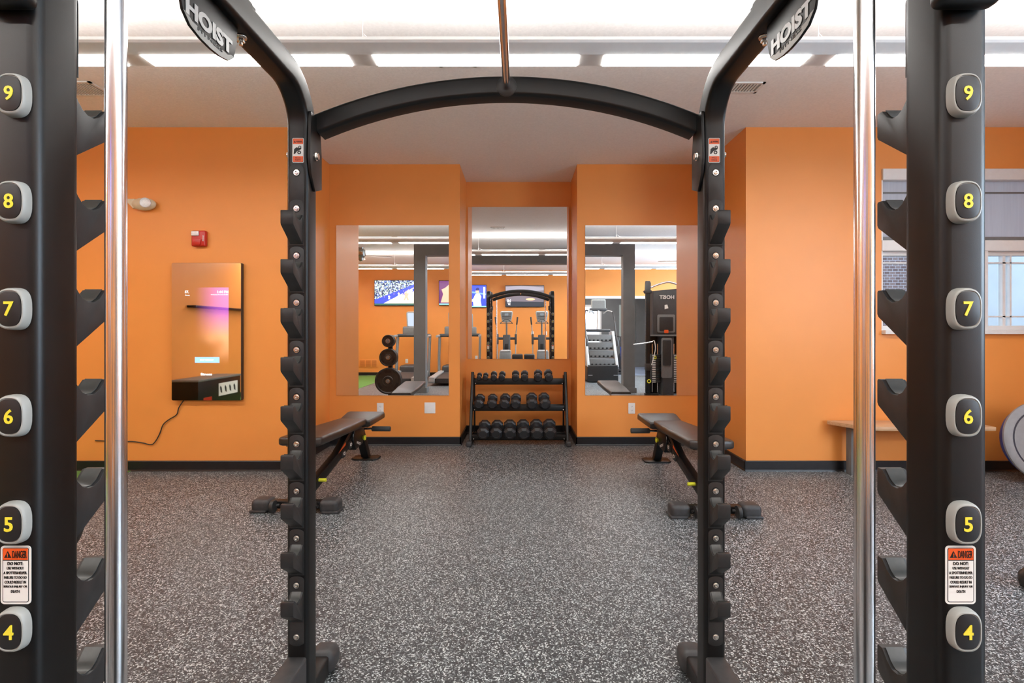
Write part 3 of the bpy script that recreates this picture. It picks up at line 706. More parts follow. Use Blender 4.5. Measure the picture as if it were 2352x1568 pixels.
# ================================================================ ADJUSTABLE BENCHES
def make_bench(x, y0, label, flip, yaw=0):
    """y0: front foot; runs along +Y 1.55 m"""
    r = empty('weight_bench', label, 'weight bench', (x, y0, 0), yaw, group='adjustable weight benches')
    B = lambda mb, n, m_, p=None, sm=35: mb.build(n, m_, p or r, smooth=sm)
    # back pad (long) slightly raised at the front, seat pad at the far end
    pad = MB(); q = bmesh.new()
    def padmesh(pts, th, y_rot, org):
        b_ = MB(); b_.prism(pts, 'z', -th/2, th/2, .018, 4)
        return b_
    back = padmesh([(-.155, 0), (-.15, -.03), (-.12, -.05), (.12, -.05), (.15, -.03), (.155, 0), (.15, .50), (.125, .98), (-.125, .98), (-.15, .50)], .06, 0, 0)
    o = B(back, 'back_pad', M['vinyl']); o.location = (0, .12, .468); o.rotation_euler = (-.045, 0, 0)
    B(MB().box(-.115, .115, .0, .9, -.042, -.031, .003), 'pad_board', M['plastic'], o)
    seat = padmesh([(-.15, 0), (.15, 0), (.185, .33), (.17, .37), (-.17, .37), (-.185, .33)], .06, 0, 0)
    o = B(seat, 'seat_pad', M['vinyl']); o.location = (0, 1.12, .400); o.rotation_euler = (.07, 0, 0)
    B(MB().box(-.12, .12, .04, .3, -.042, -.031, .003), 'pad_board', M['plastic'], o)
    # frame
    m = MB().prism([(.03, .02), (.10, .02), (1.16, .27), (1.22, .36), (1.14, .37), (1.10, .33), (.03, .085)], 'x', -.03, .03, .006, 3)
    B(m, 'spine', M['powder'])
    m = MB().prism([(1.06, .18), (1.24, .20), (1.30, .37), (1.03, .38), (.99, .28)], 'x', -.045, .045, .006, 3)
    hs = B(m, 'pivot_housing', M['powder'])
    t_ = add_text('lettering', 'HOIST', M['label'], hs, (.0455*(-1 if flip else 1), 1.13, .225), .11, .022, .02, rot=(0, -.35 if flip else .35, (-PI/2 if flip else PI/2)))
    m = MB().prism([(1.20, .37), (1.27, .38), (1.50, .02), (1.42, .02)], 'x', -.035, .035, .006, 3)
    B(m, 'rear_leg', M['powder'])
    m = MB().prism([(-.125, 1.41), (-.09, 1.38), (.09, 1.38), (.125, 1.41), (.125, 1.52), (.09, 1.55), (-.09, 1.55), (-.125, 1.52)], 'z', 0, .014, .003); B(m, 'rear_foot', M['powder'])
    m = MB().box(-.025, .025, 1.30, 1.35, .20, .385, .005); B(m, 'seat_post', M['powder'])
    m = MB().cyl((-.16, 1.33, .315), (.16, 1.33, .315), .011, n=20); B(m, 'roller_axle', M['chrome'])
    for s in (-1, 1):
        B(MB().cyl((s*.10, 1.33, .315), (s*.275, 1.33, .315), .024, n=24, bev=.006), 'foam_roller', M['grip'])
    m = MB().box(-.20, .20, .02, .085, .025, .075, .008); B(m, 'front_crossbar', M['powder'])
    for s in (-1, 1):
        m = MB(); m.box(min(s*.17, s*.30), max(s*.17, s*.30), -.005, .11, 0, .088, .028, 5)
        m.box(min(s*.19, s*.306), max(s*.19, s*.306), -.01, .115, 0, .02, .008)
        B(m, 'front_foot', M['rubber'])
    # transport wheel cluster
    for s in ((-1, 1) if not flip else (1, -1))[:2]:
        m = MB(); m.cyl((s*.125, -.01, .05), (s*.15, -.01, .05), .042, n=24, bev=.004); m.torus((s*.137, -.01, .05), .03, .008, (1, 0, 0)); m.cyl((s*.11, .02, .05), (s*.165, .0, .05), .01)
        B(m, 'wheel', M['plastic'])
    # adjustment ladder with stickers and pads
    m = MB().prism([(.55, .17), (.60, .16), (1.08, .36), (1.04, .40)], 'x', -.028, .028, .004); B(m, 'adjustment_strut', M['powder'])
    sd = -1 if flip else 1
    m = MB().prism([(.58, .185), (.595, .155), (.86, .265), (.85, .295)], 'x', sd*.0285 if sd > 0 else -.0295, sd*.0295 if sd > 0 else -.0285); 
    B(m, 'orange_sticker', M['warn'], sm=0)
    for k_, (yy, zz) in enumerate(((.80, .205), (.95, .245))):
        m = MB(); m.box(-.04, .04, yy-.035, yy+.035, zz-.03, zz+.03, .01); kk = B(m, 'stop_block', M['plastic'])
        MB().prism(rrect(.04, .026, .011), 'x', sd*.0402 if sd > 0 else -.0412, .0412 if sd > 0 else -.0402).build('number_ground', M['label'], kk, smooth=0).location = (0, yy, zz+.008)
        for c in children(kk):
            pass
        add_text('numeral', '30'[k_:] if k_ else '20', M['ink'], kk, (sd*.0416, yy, zz+.008), .024, .014, .01, rz=(PI/2 if sd > 0 else -PI/2))
    st = MB().box(sd*.040-.0006, sd*.040+.0006, 1.00, 1.07, .275, .33).build('white_sticker', M['label'], r, smooth=0)
    MB().box(sd*.041-.0006, sd*.041+.0006, 1.035, 1.066, .30, .326).build('red_patch', M['warn'], st, smooth=0)
    m = MB().cyl((sd*.036, 1.24, .25), (sd*.06, 1.24, .25), .012, .022, n=20); m.torus((sd*.062, 1.24, .25), .019, .006, (1, 0, 0), 24, 8); B(m, 'seat_knob', M['yknob'])
    m = MB().cyl((-.085, .33, .13), (.085, .33, .13), .013, n=16, bev=.004); B(m, 'pull_handle', M['yknob'])
    return r
make_bench(-1.535, 3.40, 'black vinyl adjustable bench behind the left far post, nearer the smart mirror', False, -.03)
make_bench(1.30, 3.30, 'black vinyl adjustable bench behind the right far post, nearer the window', True)

# ================================================================ WALL FITTINGS
def outlet(x, y, z, label, rz=0):
    r = empty('wall_outlet', label, 'power outlet', (x, y, z), rz, group='white power outlets')
    MB().prism(rrect(.072, .115, .005), 'y', -.006, 0, .002).build('cover_plate', M['white'], r)
    for k in (-1, 1):
        f = MB().prism(ellipse(.034, .030, 24, 3), 'y', -.0075, -.005).build('socket', M['white'], r, (0, 0, k*.021))
        m = MB(); m.box(-.008, -.006, -.0079, -.007, -.004, .006); m.box(.006, .008, -.0079, -.007, -.004, .006); m.cyl((0, -.0072, -.008), (0, -.0079, -.008), .002, n=10)
        m.build('slot', M['ink'], f, smooth=0)
outlet(-1.51, YP, .40, 'white outlet on the left pier above the bench seat')
outlet(1.21, YP, .40, 'white outlet on the right pier above the right bench seat')
r = empty('blank_plate', 'square white blank cover plate under the left mirror', 'cover plate', (-.973, YP, .405))
MB().prism(rrect(.118, .118, .004), 'y', -.006, 0, .002).build('cover_plate', M['white'], r)
outlet(-3.1, YR, .40, 'white outlet on the rear wall behind the left treadmill, seen in the mirror', PI)
outlet(-1.42, YR, .42, 'white outlet low on the rear wall seen in the middle mirror', PI)
outlet(.26, YR, 1.15, 'white outlet on the rear wall between the two ellipticals', PI)
outlet(.66, YR, 1.15, 'white outlet on the rear wall beside the right elliptical', PI)
r = empty('return_grille', 'orange painted return air grille low on the rear wall', 'vent', (-4.15, YR, .22))
m = MB(); m.box(-.25, .25, 0, .012, 0, .22, .003)
m.build('frame', M['orange'], r)
m = MB()
for gx in (-.16, 0, .16):
    for i in range(9): m.box(gx-.065, gx+.065, .012, .016, .025+i*.02, .034+i*.02)
m.build('louvre', mat('orange_shadow_louvre', (.5, .14, .03), .6), r)  # darker copy of the wall orange; slot shade put into the colour

# fire strobe
r = empty('fire_alarm_strobe', 'red fire alarm strobe on the left wall above the smart mirror', 'fire alarm', (-2.82, YW, 2.05))
MB().box(-.062, .062, -.045, 0, -.07, .07, .014, 4).build('housing', M['red'], r)
MB().box(-.055, .012, -.058, -.043, .02, .062, .008, 3).build('strobe_lens', M['glassy'], r)
o = add_text('lettering', 'FIRE', M['label'], r, (.047, -.0462, .0), .05, .012, .01); o.rotation_euler = (0, -PI/2, 0)
MB().prism([(-.04, -.06), (.02, -.06), (.03, -.01), (-.04, -.005)], 'y', -.052, -.044, .003).build('horn_grille', M['red'], r)
# emergency light
r = empty('emergency_light', 'cream twin-head emergency light high on the left wall', 'emergency light', (-3.31, YW, 2.35))
m = MB(); m.sphere((0.01, -.035, 0), .06, (1.75, .75, .92), 28); m.build('housing', M['cream'], r)
m = MB(); m.prism([(-.135, .045), (-.06, .045), (-.045, -.03), (-.075, -.04), (-.14, .03)], 'y', -.055, -.02, .006); m.build('side_wing', M['cream'], r)
m = MB(); m.lathe([(.043, 0), (.043, .012), (.038, .016), (.034, .013), (.02, .012), (.001, .011)], (.055, -.075, .002), (.25, -1, 0), 28); m.build('lamp_lens', M['glassy'], r)

# smart mirror
sx0, sx1, sz0, sz1 = -3.05, -2.44, .63, 1.835
r = empty('smart_mirror', 'tall black-edged smart mirror with a glowing display on the left wall', 'smart mirror', ((sx0+sx1)/2, YW, sz0))
w, h = sx1-sx0, sz1-sz0
MB().prism([(p[0], p[1]+h/2) for p in rrect(w, h, .012)], 'y', -.045, -.004, .003).build('casing', M['plastic'], r)
def smart_mat():
    m = bpy.data.materials.new('display_mirror'); m.use_nodes = True
    nt = m.node_tree; N = nt.nodes; L = nt.links; b = N['Principled BSDF']
    b.inputs['Base Color'].default_value = (.80, .76, .72, 1); b.inputs['Metallic'].default_value = 1; b.inputs['Roughness'].default_value = .02
    tc = N.new('ShaderNodeTexCoord'); sp = N.new('ShaderNodeSeparateXYZ'); L.new(tc.outputs['Object'], sp.inputs[0])
    def rng(sock, a, b_):
        n = N.new('ShaderNodeMapRange'); n.interpolation_type = 'SMOOTHSTEP'; n.inputs[1].default_value = a; n.inputs[2].default_value = b_; L.new(sock, n.inputs[0]); return n.outputs[0]
    def mul(a, b_):
        n = N.new('ShaderNodeMath'); n.operation = 'MULTIPLY'; L.new(a, n.inputs[0]); L.new(b_, n.inputs[1]); return n.outputs[0]
    X, Z = sp.outputs[0], sp.outputs[2]
    n = N.new('ShaderNodeTexNoise'); n.inputs['Scale'].default_value = 3.2; n.inputs['Detail'].default_value = 1; L.new(tc.outputs['Object'], n.inputs[0])
    fx = mul(rng(X, -.19, -.188), rng(X, .196, .194)); fz = mul(rng(Z, .30, .55), rng(Z, .99, .988))
    gx = rng(X, -.12, .17); f = mul(mul(fx, fz), gx); f = mul(f, rng(n.outputs[0], .25, .55))
    cr = N.new('ShaderNodeValToRGB'); cr.color_ramp.elements[0].color = (.55, .30, .18, 1); cr.color_ramp.elements[1].color = (.36, .08, .50, 1)
    cr.color_ramp.elements[0].position = .35; cr.color_ramp.elements[1].position = .8
    L.new(rng(Z, .3, .95), cr.inputs[0]); L.new(cr.outputs[0], b.inputs['Emission Color'])
    ms = N.new('ShaderNodeMath'); ms.operation = 'MULTIPLY'; ms.inputs[1].default_value = .55; L.new(f, ms.inputs[0]); L.new(ms.outputs[0], b.inputs['Emission Strength'])
    return m
MB().prism([(p[0], p[1]+h/2) for p in rrect(w-.004, h-.004, .010)], 'y', -.0465, -.0445).build('display_glass', smart_mat(), r, smooth=0)
eW = emis('display_white', (1, 1, 1), .9); eB = emis('display_blue', (.30, .52, .95), .75)
def px(x_, z_): return (x_, -.0468, z_)
add_text('lettering', '57.', eW, r, px(-.17, h-.255), .035, .022, .02); add_text('lettering', 'Sunny', eW, r, px(-.165, h-.285), .04, .012, .01)
add_text('lettering', '1:44 PM', eW, r, px(.145, h-.255), .095, .022, .02); add_text('lettering', 'Wednesday, November 8, 2023', eW, r, px(.115, h-.28), .15, .009, .0)
bt = MB().box(-.10, .115, -.0472, -.0464, h-.875, h-.825).build('display_button', eB, r, smooth=0)
add_text('lettering', 'START WORKOUT', eW, bt, (0.005, -.0476, h-.85), .12, .012, .01)
add_text('lettering', 'fitness', eW, r, px(0, h-.975), .10, .022, .02)
# its cable
pth = [(-2.96, YW-.02, .63), (-3.01, YW-.012, .56), (-3.03, YW-.01, .50), (-3.10, YW-.01, .455), (-3.15, YW-.01, .41), (-3.18, YW-.01, .33), (-3.22, YW-.01, .26), (-3.26, YW-.008, .235), (-3.33, YW-.008, .25), (-3.42, YW-.008, .262), (-3.52, YW-.008, .262), (-3.75, YW-.008, .27)]
def smooth_path(p, n=5):
    p = [Vector(q_) for q_ in p]; out = []
    for i in range(len(p)-1):
        a, b_, c, d = p[max(i-1, 0)], p[i], p[i+1], p[min(i+2, len(p)-1)]
        for k in range(n):
            t = k/n; out.append(.5*((2*b_)+(c-a)*t+(2*a-5*b_+4*c-d)*t*t+(3*b_-a-3*c+d)*t**3))
    return out+[p[-1]]
tag(MB().tube(smooth_path(pth), .0045, 8).build('power_cord', M['plastic']), 'thin black power cord trailing down the orange wall from the smart mirror', 'cord')

# ================================================================ BENCH SEAT, BALANCE TRAINER, KETTLEBELL (right side)
r = empty('wooden_bench', 'long pale oak bench with dark grey legs below the window', 'bench', (3.5, YW, 0))
MB().prism([(-.80, -.03), (-.80, -.045), (-.66, -.33), (.40, -.33), (.40, -.03)], 'z', .42, .452, .002).build('bench_top', M['wood'], r)
for x_ in (-.66, .28):
    MB().box(x_, x_+.055, -.14, -.07, 0, .42, .003).build('leg', M['grey_paint'], r)
r = empty('balance_trainer', 'grey-rimmed half-ball balance trainer leaning on the wall at far right', 'balance trainer', (4.29, 4.06, 0))
ax = Vector((-.12, -1, .22)).normalized(); c0 = Vector((0, 0, .332))
MB().lathe([(.325, -.018), (.335, -.005), (.335, .012), (.322, .022), (.28, .024), (.277, .018)], c0, ax, 56).build('rim', M['bosu_ring'], r)
MB().lathe([(.279, .0), (.279, .017), (.262, .020), (.258, .014), (.20, .013), (.04, .013), (.038, .018), (.001, .018)], c0, ax, 56).build('platform', M['bosu_deck'], r)
MB().lathe([(.315, -.018)]+[(.315*math.cos(a), -.018-.20*math.sin(a)) for a in [PI/2*i/10 for i in range(1, 11)]], c0, ax, 48).build('dome', M['blue'], r)
r = empty('kettlebell', 'small black kettlebell on the rubber floor at the right frame edge', 'kettlebell', (2.49, 2.42, 0), .6)
m = MB(); m.lathe([(.04, 0), (.055, .004), (.062, .03), (.058, .06), (.035, .09), (.02, .098)], (0, 0, 0), n=32); m.build('bell', M['iron'], r)
m = MB(); m.tube(smooth_path([(-.028, 0, .075), (-.042, 0, .11), (-.035, 0, .145), (0, 0, .155), (.035, 0, .145), (.042, 0, .11), (.028, 0, .075)]), .009, 12); m.build('handle', M['iron'], r)

# ================================================================ THINGS SEEN IN THE MIRRORS
# weight plate tree
r = empty('weight_plate_tree', 'black weight plate tree seen in the left mirror beside the grey column', 'weight plate tree', (-2.24, 2.15, 0))
m = MB(); m.box(-.035, .035, -.035, .035, .04, 1.16, .008); m.build('post', M['powder'], r)
m = MB(); m.box(-.03, .03, -.30, .30, 0, .05, .01); m.box(-.28, .28, -.03, .03, 0, .05, .01); m.build('base', M['powder'], r)
for z_ in (.38, .78, 1.06):
    m = MB(); m.cyl((0, -.2, z_), (0, .2, z_), .0245, n=24); m.build('peg', M['mgrey'], r)
def plate(x, y, z, R, t, label):
    o = empty('weight_plate', label, 'weight plate', (x, y, z), group='weight plates on the tree')
    m = MB(); m.lathe([(.026, -t/2), (R*.36, -t/2), (R*.40, -t*.25), (R*.84, -t*.25), (R*.88, -t/2), (R*.98, -t/2), (R, -t*.3), (R, t*.3), (R*.98, t/2), (R*.88, t/2), (R*.84, t*.25), (R*.40, t*.25), (R*.36, t/2), (.026, t/2)], (0, 0, 0), (0, 1, 0), 48)
    m.build('disc', M['iron'], o)
    for k in range(3):
        a0 = PI/2+k*2*PI/3
        pts = [((R*.80)*math.cos(a0+d), (R*.80)*math.sin(a0+d)) for d in [-.35+.1*i for i in range(8)]]+[((R*.62)*math.cos(a0+d), (R*.62)*math.sin(a0+d)) for d in [.35-.1*i for i in range(8)]]
        MB().prism(pts, 'y', t*.24, t*.275).build('grip_slot', M['ink'], o, smooth=0)
    MB().torus((0, t*.46, 0), .034, .004, (0, 1, 0), 24, 6).build('hub_ring', M['steel'], o)
for z_, R, ws in ((.38, .225, 'large plate'), (.78, .15, 'medium plate'), (1.06, .105, 'small plate')):
    for k, (yy, pos) in enumerate(((.065, 'inner'), (.112, 'middle'), (.159, 'outermost'))):
        lv = {.38: 'bottom', .78: 'middle', 1.06: 'top'}[z_]
        plate(-2.24, 2.15+yy, z_, R, .04, f'{ws} on the {lv} peg of the tree, {pos} of its three')

# televisions
def tv(x, z, w, h, label, picture, grp='wall televisions'):
    r = empty('television', label, 'television', (x, YR, z), PI, grp)
    MB().box(-w/2, w/2, -.07, -.02, -h/2, h/2, .006).build('casing', M['plastic'], r)
    MB().box(-.15, .15, -.02, 0, -.12, .12).build('wall_mount', M['powder'], r, smooth=0)
    picture(r, w-.02, h-.03)
def poly(r, name, pts, m_, k):
    y = -.0705-.0006*k; pts = [(-p[0], p[1]) for p in pts]
    q = MB(); q.prism(pts, 'y', y-.0004, y); return q.build(name, m_, r, smooth=0)
def crowd_mat():
    m = emis('screen_crowd', (1, 1, 1), 1.0); N = m.node_tree.nodes; L = m.node_tree.links; b = N['Principled BSDF']
    tc = N.new('ShaderNodeTexCoord'); v = N.new('ShaderNodeTexVoronoi'); v.inputs['Scale'].default_value = 42; L.new(tc.outputs['Object'], v.inputs[0])
    sc_ = N.new('ShaderNodeSeparateColor'); L.new(v.outputs['Color'], sc_.inputs[0])
    cr = N.new('ShaderNodeValToRGB'); cr.color_ramp.interpolation = 'CONSTANT'; e = cr.color_ramp.elements
    e[0].color = (.02, .03, .08, 1); e[1].position = .4; e[1].color = (.10, .16, .40, 1)
    a = e.new(.6); a.color = (.65, .68, .75, 1); a = e.new(.82); a.color = (.30, .38, .30, 1)
    L.new(sc_.outputs[0], cr.inputs[0]); L.new(cr.outputs[0], b.inputs['Emission Color']); return m
def figure(r, x, z, s, ms, mk, k=3):
    poly(r, 'player', [(x-.02*s, z), (x-.01*s, z+.03*s), (x-.02*s, z+.055*s), (x+.0*s, z+.06*s), (x+.02*s, z+.05*s), (x+.01*s, z+.03*s), (x+.02*s, z), (x+.008*s, z), (x, z+.02*s), (x-.01*s, z)], ms, k)
    poly(r, 'player_head', [(x+.006*s*math.cos(a), z+.066*s+.007*s*math.sin(a)) for a in [2*PI*i/8 for i in range(8)]], mk, k)
SK = emis('screen_skin', (.75, .38, .25), .9); SWH = emis('screen_white', (.85, .86, .9), 1); SBL = emis('screen_blue', (.03, .05, .62), 1.2); SCT = emis('screen_court', (.80, .68, .55), 1)
def basket(r, w, h):
    poly(r, 'screen_crowd_area', [(-w/2, -h/2), (w/2, -h/2), (w/2, h/2), (-w/2, h/2)], crowd_mat(), 0)
    poly(r, 'screen_court_area', [(-w/2+.15, -h/2), (w/2, -h/2), (w/2, h*.32), (-w*.1, -h*.06)], SCT, 1)
    poly(r, 'screen_banner', [(-w/2, -h/2), (-w/2+.15, -h/2), (w/2, h*.33), (w/2, h*.42), (-w/2, -h*.28)], SBL, 2)
    poly(r, 'screen_sideline', [(-w*.3, -h/2), (-w*.27, -h/2), (w/2, h*.10), (w/2, h*.13)], SWH, 2)
    for i in range(7): figure(r, -w*.28+i*w*.11, -h*.32+i*h*.06, 1.6, SWH if i % 2 else SBL, SK)
    figure(r, w*.22, -h*.30, 3.6, SK, SK)
    poly(r, 'score_bar', [(-w/2, -h/2), (w/2, -h/2), (w/2, -h/2+.05), (-w/2, -h/2+.05)], emis('screen_dark_green', (.03, .09, .07), 1), 4)
def pitcher(r, w, h):
    poly(r, 'screen_backdrop', [(-w/2, -h/2), (w/2, -h/2), (w/2, h/2), (-w/2, h/2)], SBL, 0)
    poly(r, 'screen_shadow', [(-w/2, -h/2), (-w*.2, -h/2), (-w*.1, h/2), (-w/2, h/2)], emis('screen_plum', (.10, .02, .10), 1), 1)
    poly(r, 'screen_stripe', [(-w*.1, h*.2), (w/2, h*.05), (w/2, h*.12), (-w*.1, h*.28)], emis('screen_light_blue', (.15, .3, .95), 1), 1)
    x = w*.26
    poly(r, 'player_body', [(x-.12, -h/2+.03), (x-.14, -h*.15), (x-.06, h*.10), (x+.06, h*.12), (x+.11, -h*.02), (x+.09, -h*.2), (x+.12, -h/2+.03)], SWH, 2)
    poly(r, 'player_arm', [(x-.12, -h*.10), (x-.22, -h*.22), (x-.20, -h*.28), (x-.05, -h*.18)], SWH, 3)
    poly(r, 'player_face', [(x-.005+.055*math.cos(a), h*.22+.065*math.sin(a)) for a in [2*PI*i/14 for i in range(14)]], SK, 3)
    poly(r, 'player_cap', [(x-.06, h*.26), (x+.055, h*.26), (x+.05, h*.38), (x-.02, h*.40), (x-.05, h*.34)], emis('screen_navy', (.01, .015, .12), 1), 4)
    poly(r, 'second_player', [(-w*.46, -h*.4), (-w*.40, -h*.05), (-w*.44, h*.15), (-w*.36, h*.2), (-w*.25, h*.35), (-w*.2, h*.1), (-w*.26, -h*.1), (-w*.20, -h*.4)], SK, 2)
    poly(r, 'screen_side_bar', [(w*.42, -h*.1), (w*.47, -h*.1), (w*.47, h*.42), (w*.42, h*.42)], SWH, 3)
    poly(r, 'score_bar', [(-w/2, -h/2), (w/2, -h/2), (w/2, -h/2+.035), (-w/2, -h/2+.035)], emis('screen_teal', (.2, .7, .65), 1), 4)
def sunset(r, w, h):
    poly(r, 'screen_sky', [(-w/2, -h/2), (w/2, -h/2), (w/2, h/2), (-w/2, h/2)], emis('screen_grey_sky', (.12, .10, .12), 1), 0)
    poly(r, 'screen_cloud', [(-w/2, h*.15), (w/2, h*.28), (w/2, h*.42), (-w*.1, h/2), (-w/2, h*.45)], emis('screen_cloud_grey', (.22, .20, .24), 1), 1)
    poly(r, 'screen_sea', [(-w/2, -h/2), (w/2, -h/2), (w/2, -h*.28), (-w/2, -h*.25)], emis('screen_sea', (.02, .025, .035), 1), 1)
    poly(r, 'screen_sun_glow', [(w*.15+.14*math.cos(a), -h*.15+.035*math.sin(a)) for a in [2*PI*i/20 for i in range(20)]], emis('screen_sun', (.75, .38, .22), 1), 2)
    add_text('lettering', '5:48', SWH, r, (w*.41, -.0735, -h*.22), .11, .09, .02)
    add_text('lettering', '57', SWH, r, (w*.41, -.0735, -h*.38), .08, .07, .02)
tv(-3.36, 2.26, 1.22, .70, 'wall television showing a basketball game, seen in the left mirror', basket)
tv(-1.66, 2.26, 1.10, .68, 'wall television showing a player in white on blue, seen between the mirrors', pitcher)
tv(.03, 2.26, 1.16, .65, 'wall television with a dim grey sunset picture above the ellipticals', sunset)

# treadmills
def make_treadmill(x, label):
    r = empty('treadmill', label, 'treadmill', (x, -.35, 0), group='treadmills facing the televisions')
    B = lambda mb, n, m_, p=None: mb.build(n, m_, p or r)
    B(MB().prism([(0, .06), (0, .16), (-1.45, .20), (-1.45, .06)], 'x', -.27, .27, .005), 'deck', M['plastic'])
    B(MB().prism([(.004, .10), (.006, .165), (-1.3, .207), (-1.3, .20)], 'x', -.24, .24), 'running_belt', M['rubber'])
    for s in (-1, 1):
        B(MB().prism([(.03, .10), (.02, .19), (-1.5, .235), (-1.5, .07), (.0, .06)], 'x', s*.34-.07, s*.34+.07, .02, 4), 'side_rail', M['silver'])
        B(MB().sweep(rrect(.06, .11, .02), [(s*.40, -1.42, .10), (s*.41, -1.48, .6), (s*.41, -1.60, 1.12)], (1, 0, 0)), 'upright', M['mgrey'])
        B(MB().tube(smooth_path([(s*.41, -1.62, 1.10), (s*.42, -1.40, 1.10), (s*.42, -1.20, 1.09)]), .03, 14), 'handrail', M['silver'])
    B(MB().box(-.33, .33, -1.95, -1.38, .08, .36, .06, 5), 'motor_hood', M['dgrey'])
    B(MB().box(-.42, .42, -1.68, -1.52, 1.07, 1.15, .03, 4), 'crossbar', M['dgrey'])
    c = B(MB().box(-.30, .30, -1.72, -1.62, 1.10, 1.34, .04, 4), 'control_panel', M['mgrey'])
    c = B(MB().prism(rrect(.40, .44, .05), 'y', -.04, .02, .01, 3), 'console', M['silver']); c.location = (0, -1.66, 1.50); c.rotation_euler.x = -.22
    sc_ = MB().prism(rrect(.34, .34, .02), 'y', .021, .023).build('screen', emis('console_glow', (.55, .62, .75), .55), c, smooth=0); sc_.location = (0, 0, .02)
make_treadmill(-2.70, 'grey treadmill behind the grey column, left of the pair')
make_treadmill(-1.63, 'grey treadmill nearest the ellipticals, right of the pair')

# ellipticals
def make_elliptical(x, label):
    r = empty('elliptical_trainer', label, 'elliptical trainer', (x, -1.5, 0), group='elliptical trainers facing the televisions')
    B = lambda mb, n, m_, p=None: mb.build(n, m_, p or r)
    m = MB(); m.box(-.28, .28, -.45, -.37, 0, .07, .015); m.box(-.28, .28, .95, 1.03, 0, .07, .015); m.box(-.05, .05, -.4, 1.0, .03, .13, .01); B(m, 'base_frame', M['silver'])
    m = MB(); m.prism([(.48, .10), (.46, .52), (.52, .66), (.66, .73), (.84, .70), (.96, .52), (1.0, .10)], 'x', -.15, .15, .03, 4); B(m, 'rear_housing', M['mgrey'])
    m = MB(); m.prism([(.66, .732), (.84, .702), (.85, .708), (.66, .74)], 'x', -.11, .11); B(m, 'housing_trim', M['silver'])
    m = MB(); m.prism([(-.18, .05), (-.22, .75), (-.14, 1.12), (-.02, 1.12), (.06, .75), (.10, .05)], 'x', -.10, .10, .03, 4); B(m, 'front_column', M['dgrey'])
    B(MB().box(-.045, .045, .075, .105, .60, .88, .01), 'column_recess', M['ink'])
    B(MB().cyl((0, -.08, 1.08), (0, -.04, 1.5), .024, n=18), 'console_neck', M['mgrey'])
    B(MB().cyl((-.25, -.06, 1.02), (.25, -.06, 1.02), .035, n=18), 'arm_axle', M['dgrey'])
    for s in (-1, 1):
        B(MB().box(s*.25-.03, s*.25+.03, -.10, .0, .86, 1.14, .012), 'arm_pivot', M['dgrey'])
        B(MB().tube(smooth_path([(s*.25, -.05, 1.1), (s*.27, -.01, 1.3), (s*.28, .06, 1.42)]), .014, 12), 'handle_arm', M['silver'])
        B(MB().tube(smooth_path([(s*.28, .06, 1.40), (s*.29, .09, 1.48), (s*.30, .10, 1.60)]), .02, 12), 'hand_grip', M['rubber'])
        B(MB().tube([(s*.25, -.06, .9), (s*.24, -.0, .45)], .016, 12), 'link_arm', M['silver'])
        B(MB().prism([(-.05, .30), (.55, .22), (.55, .27), (-.05, .35)], 'x', s*.2-.025, s*.2+.025, .005), 'pedal_arm', M['silver'])
        B(MB().box(s*.2-.065, s*.2+.065, .0, .36, .33, .37, .012), 'pedal', M['dgrey'])
    m = MB().prism([(-.16, .13), (-.17, .10), (-.135, -.10), (-.09, -.17), (.09, -.17), (.135, -.10), (.17, .10), (.16, .13), (.14, .145), (-.14, .145)], 'y', -.03, .02, .012, 3)
    c = B(m, 'console', M['silver']); c.location = (0, -.04, 1.62); c.rotation_euler.x = -.25
    MB().prism([(-.14, .115), (-.12, -.075), (.12, -.075), (.14, .115)], 'y', .0202, .0225).build('console_face', M['mgrey'], c, smooth=0)
    MB().box(-.05, .05, .0226, .0235, .03, .09).build('console_screen', emis('console_dim', (.3, .33, .35), .4), c, smooth=0)
    MB().box(-.12, .12, .0226, .0235, .0, .01).build('console_seam', M['ink'], c, smooth=0)
    m = MB(); m.tube([(-.17, .10, 1.43), (-.05, .03, 1.53), (.05, .03, 1.53), (.17, .10, 1.43)], .011, 10); m.cyl((-.17, .10, 1.425), (.17, .10, 1.425), .008, n=10)
    B(m, 'fixed_handle', M['plastic'])
make_elliptical(-.46, 'elliptical trainer with silver console in the middle mirror, nearer the treadmills')
make_elliptical(.50, 'elliptical trainer with silver console in the middle mirror, farther from the treadmills')
for x_, lb in ((-.14, 'black padded box between the ellipticals, nearer the left one'), (.155, 'black padded box between the ellipticals, nearer the right one')):
    r = empty('padded_box', lb, 'padded box', (x_, -.25, 0), group='black padded boxes')
    MB().box(-.13, .13, -.16, .16, 0, .655, .03, 4).build('pad', M['plastic'], r)
    MB().box(-.131, .131, -.161, .161, .31, .318, .001).build('seam', M['ink'], r)

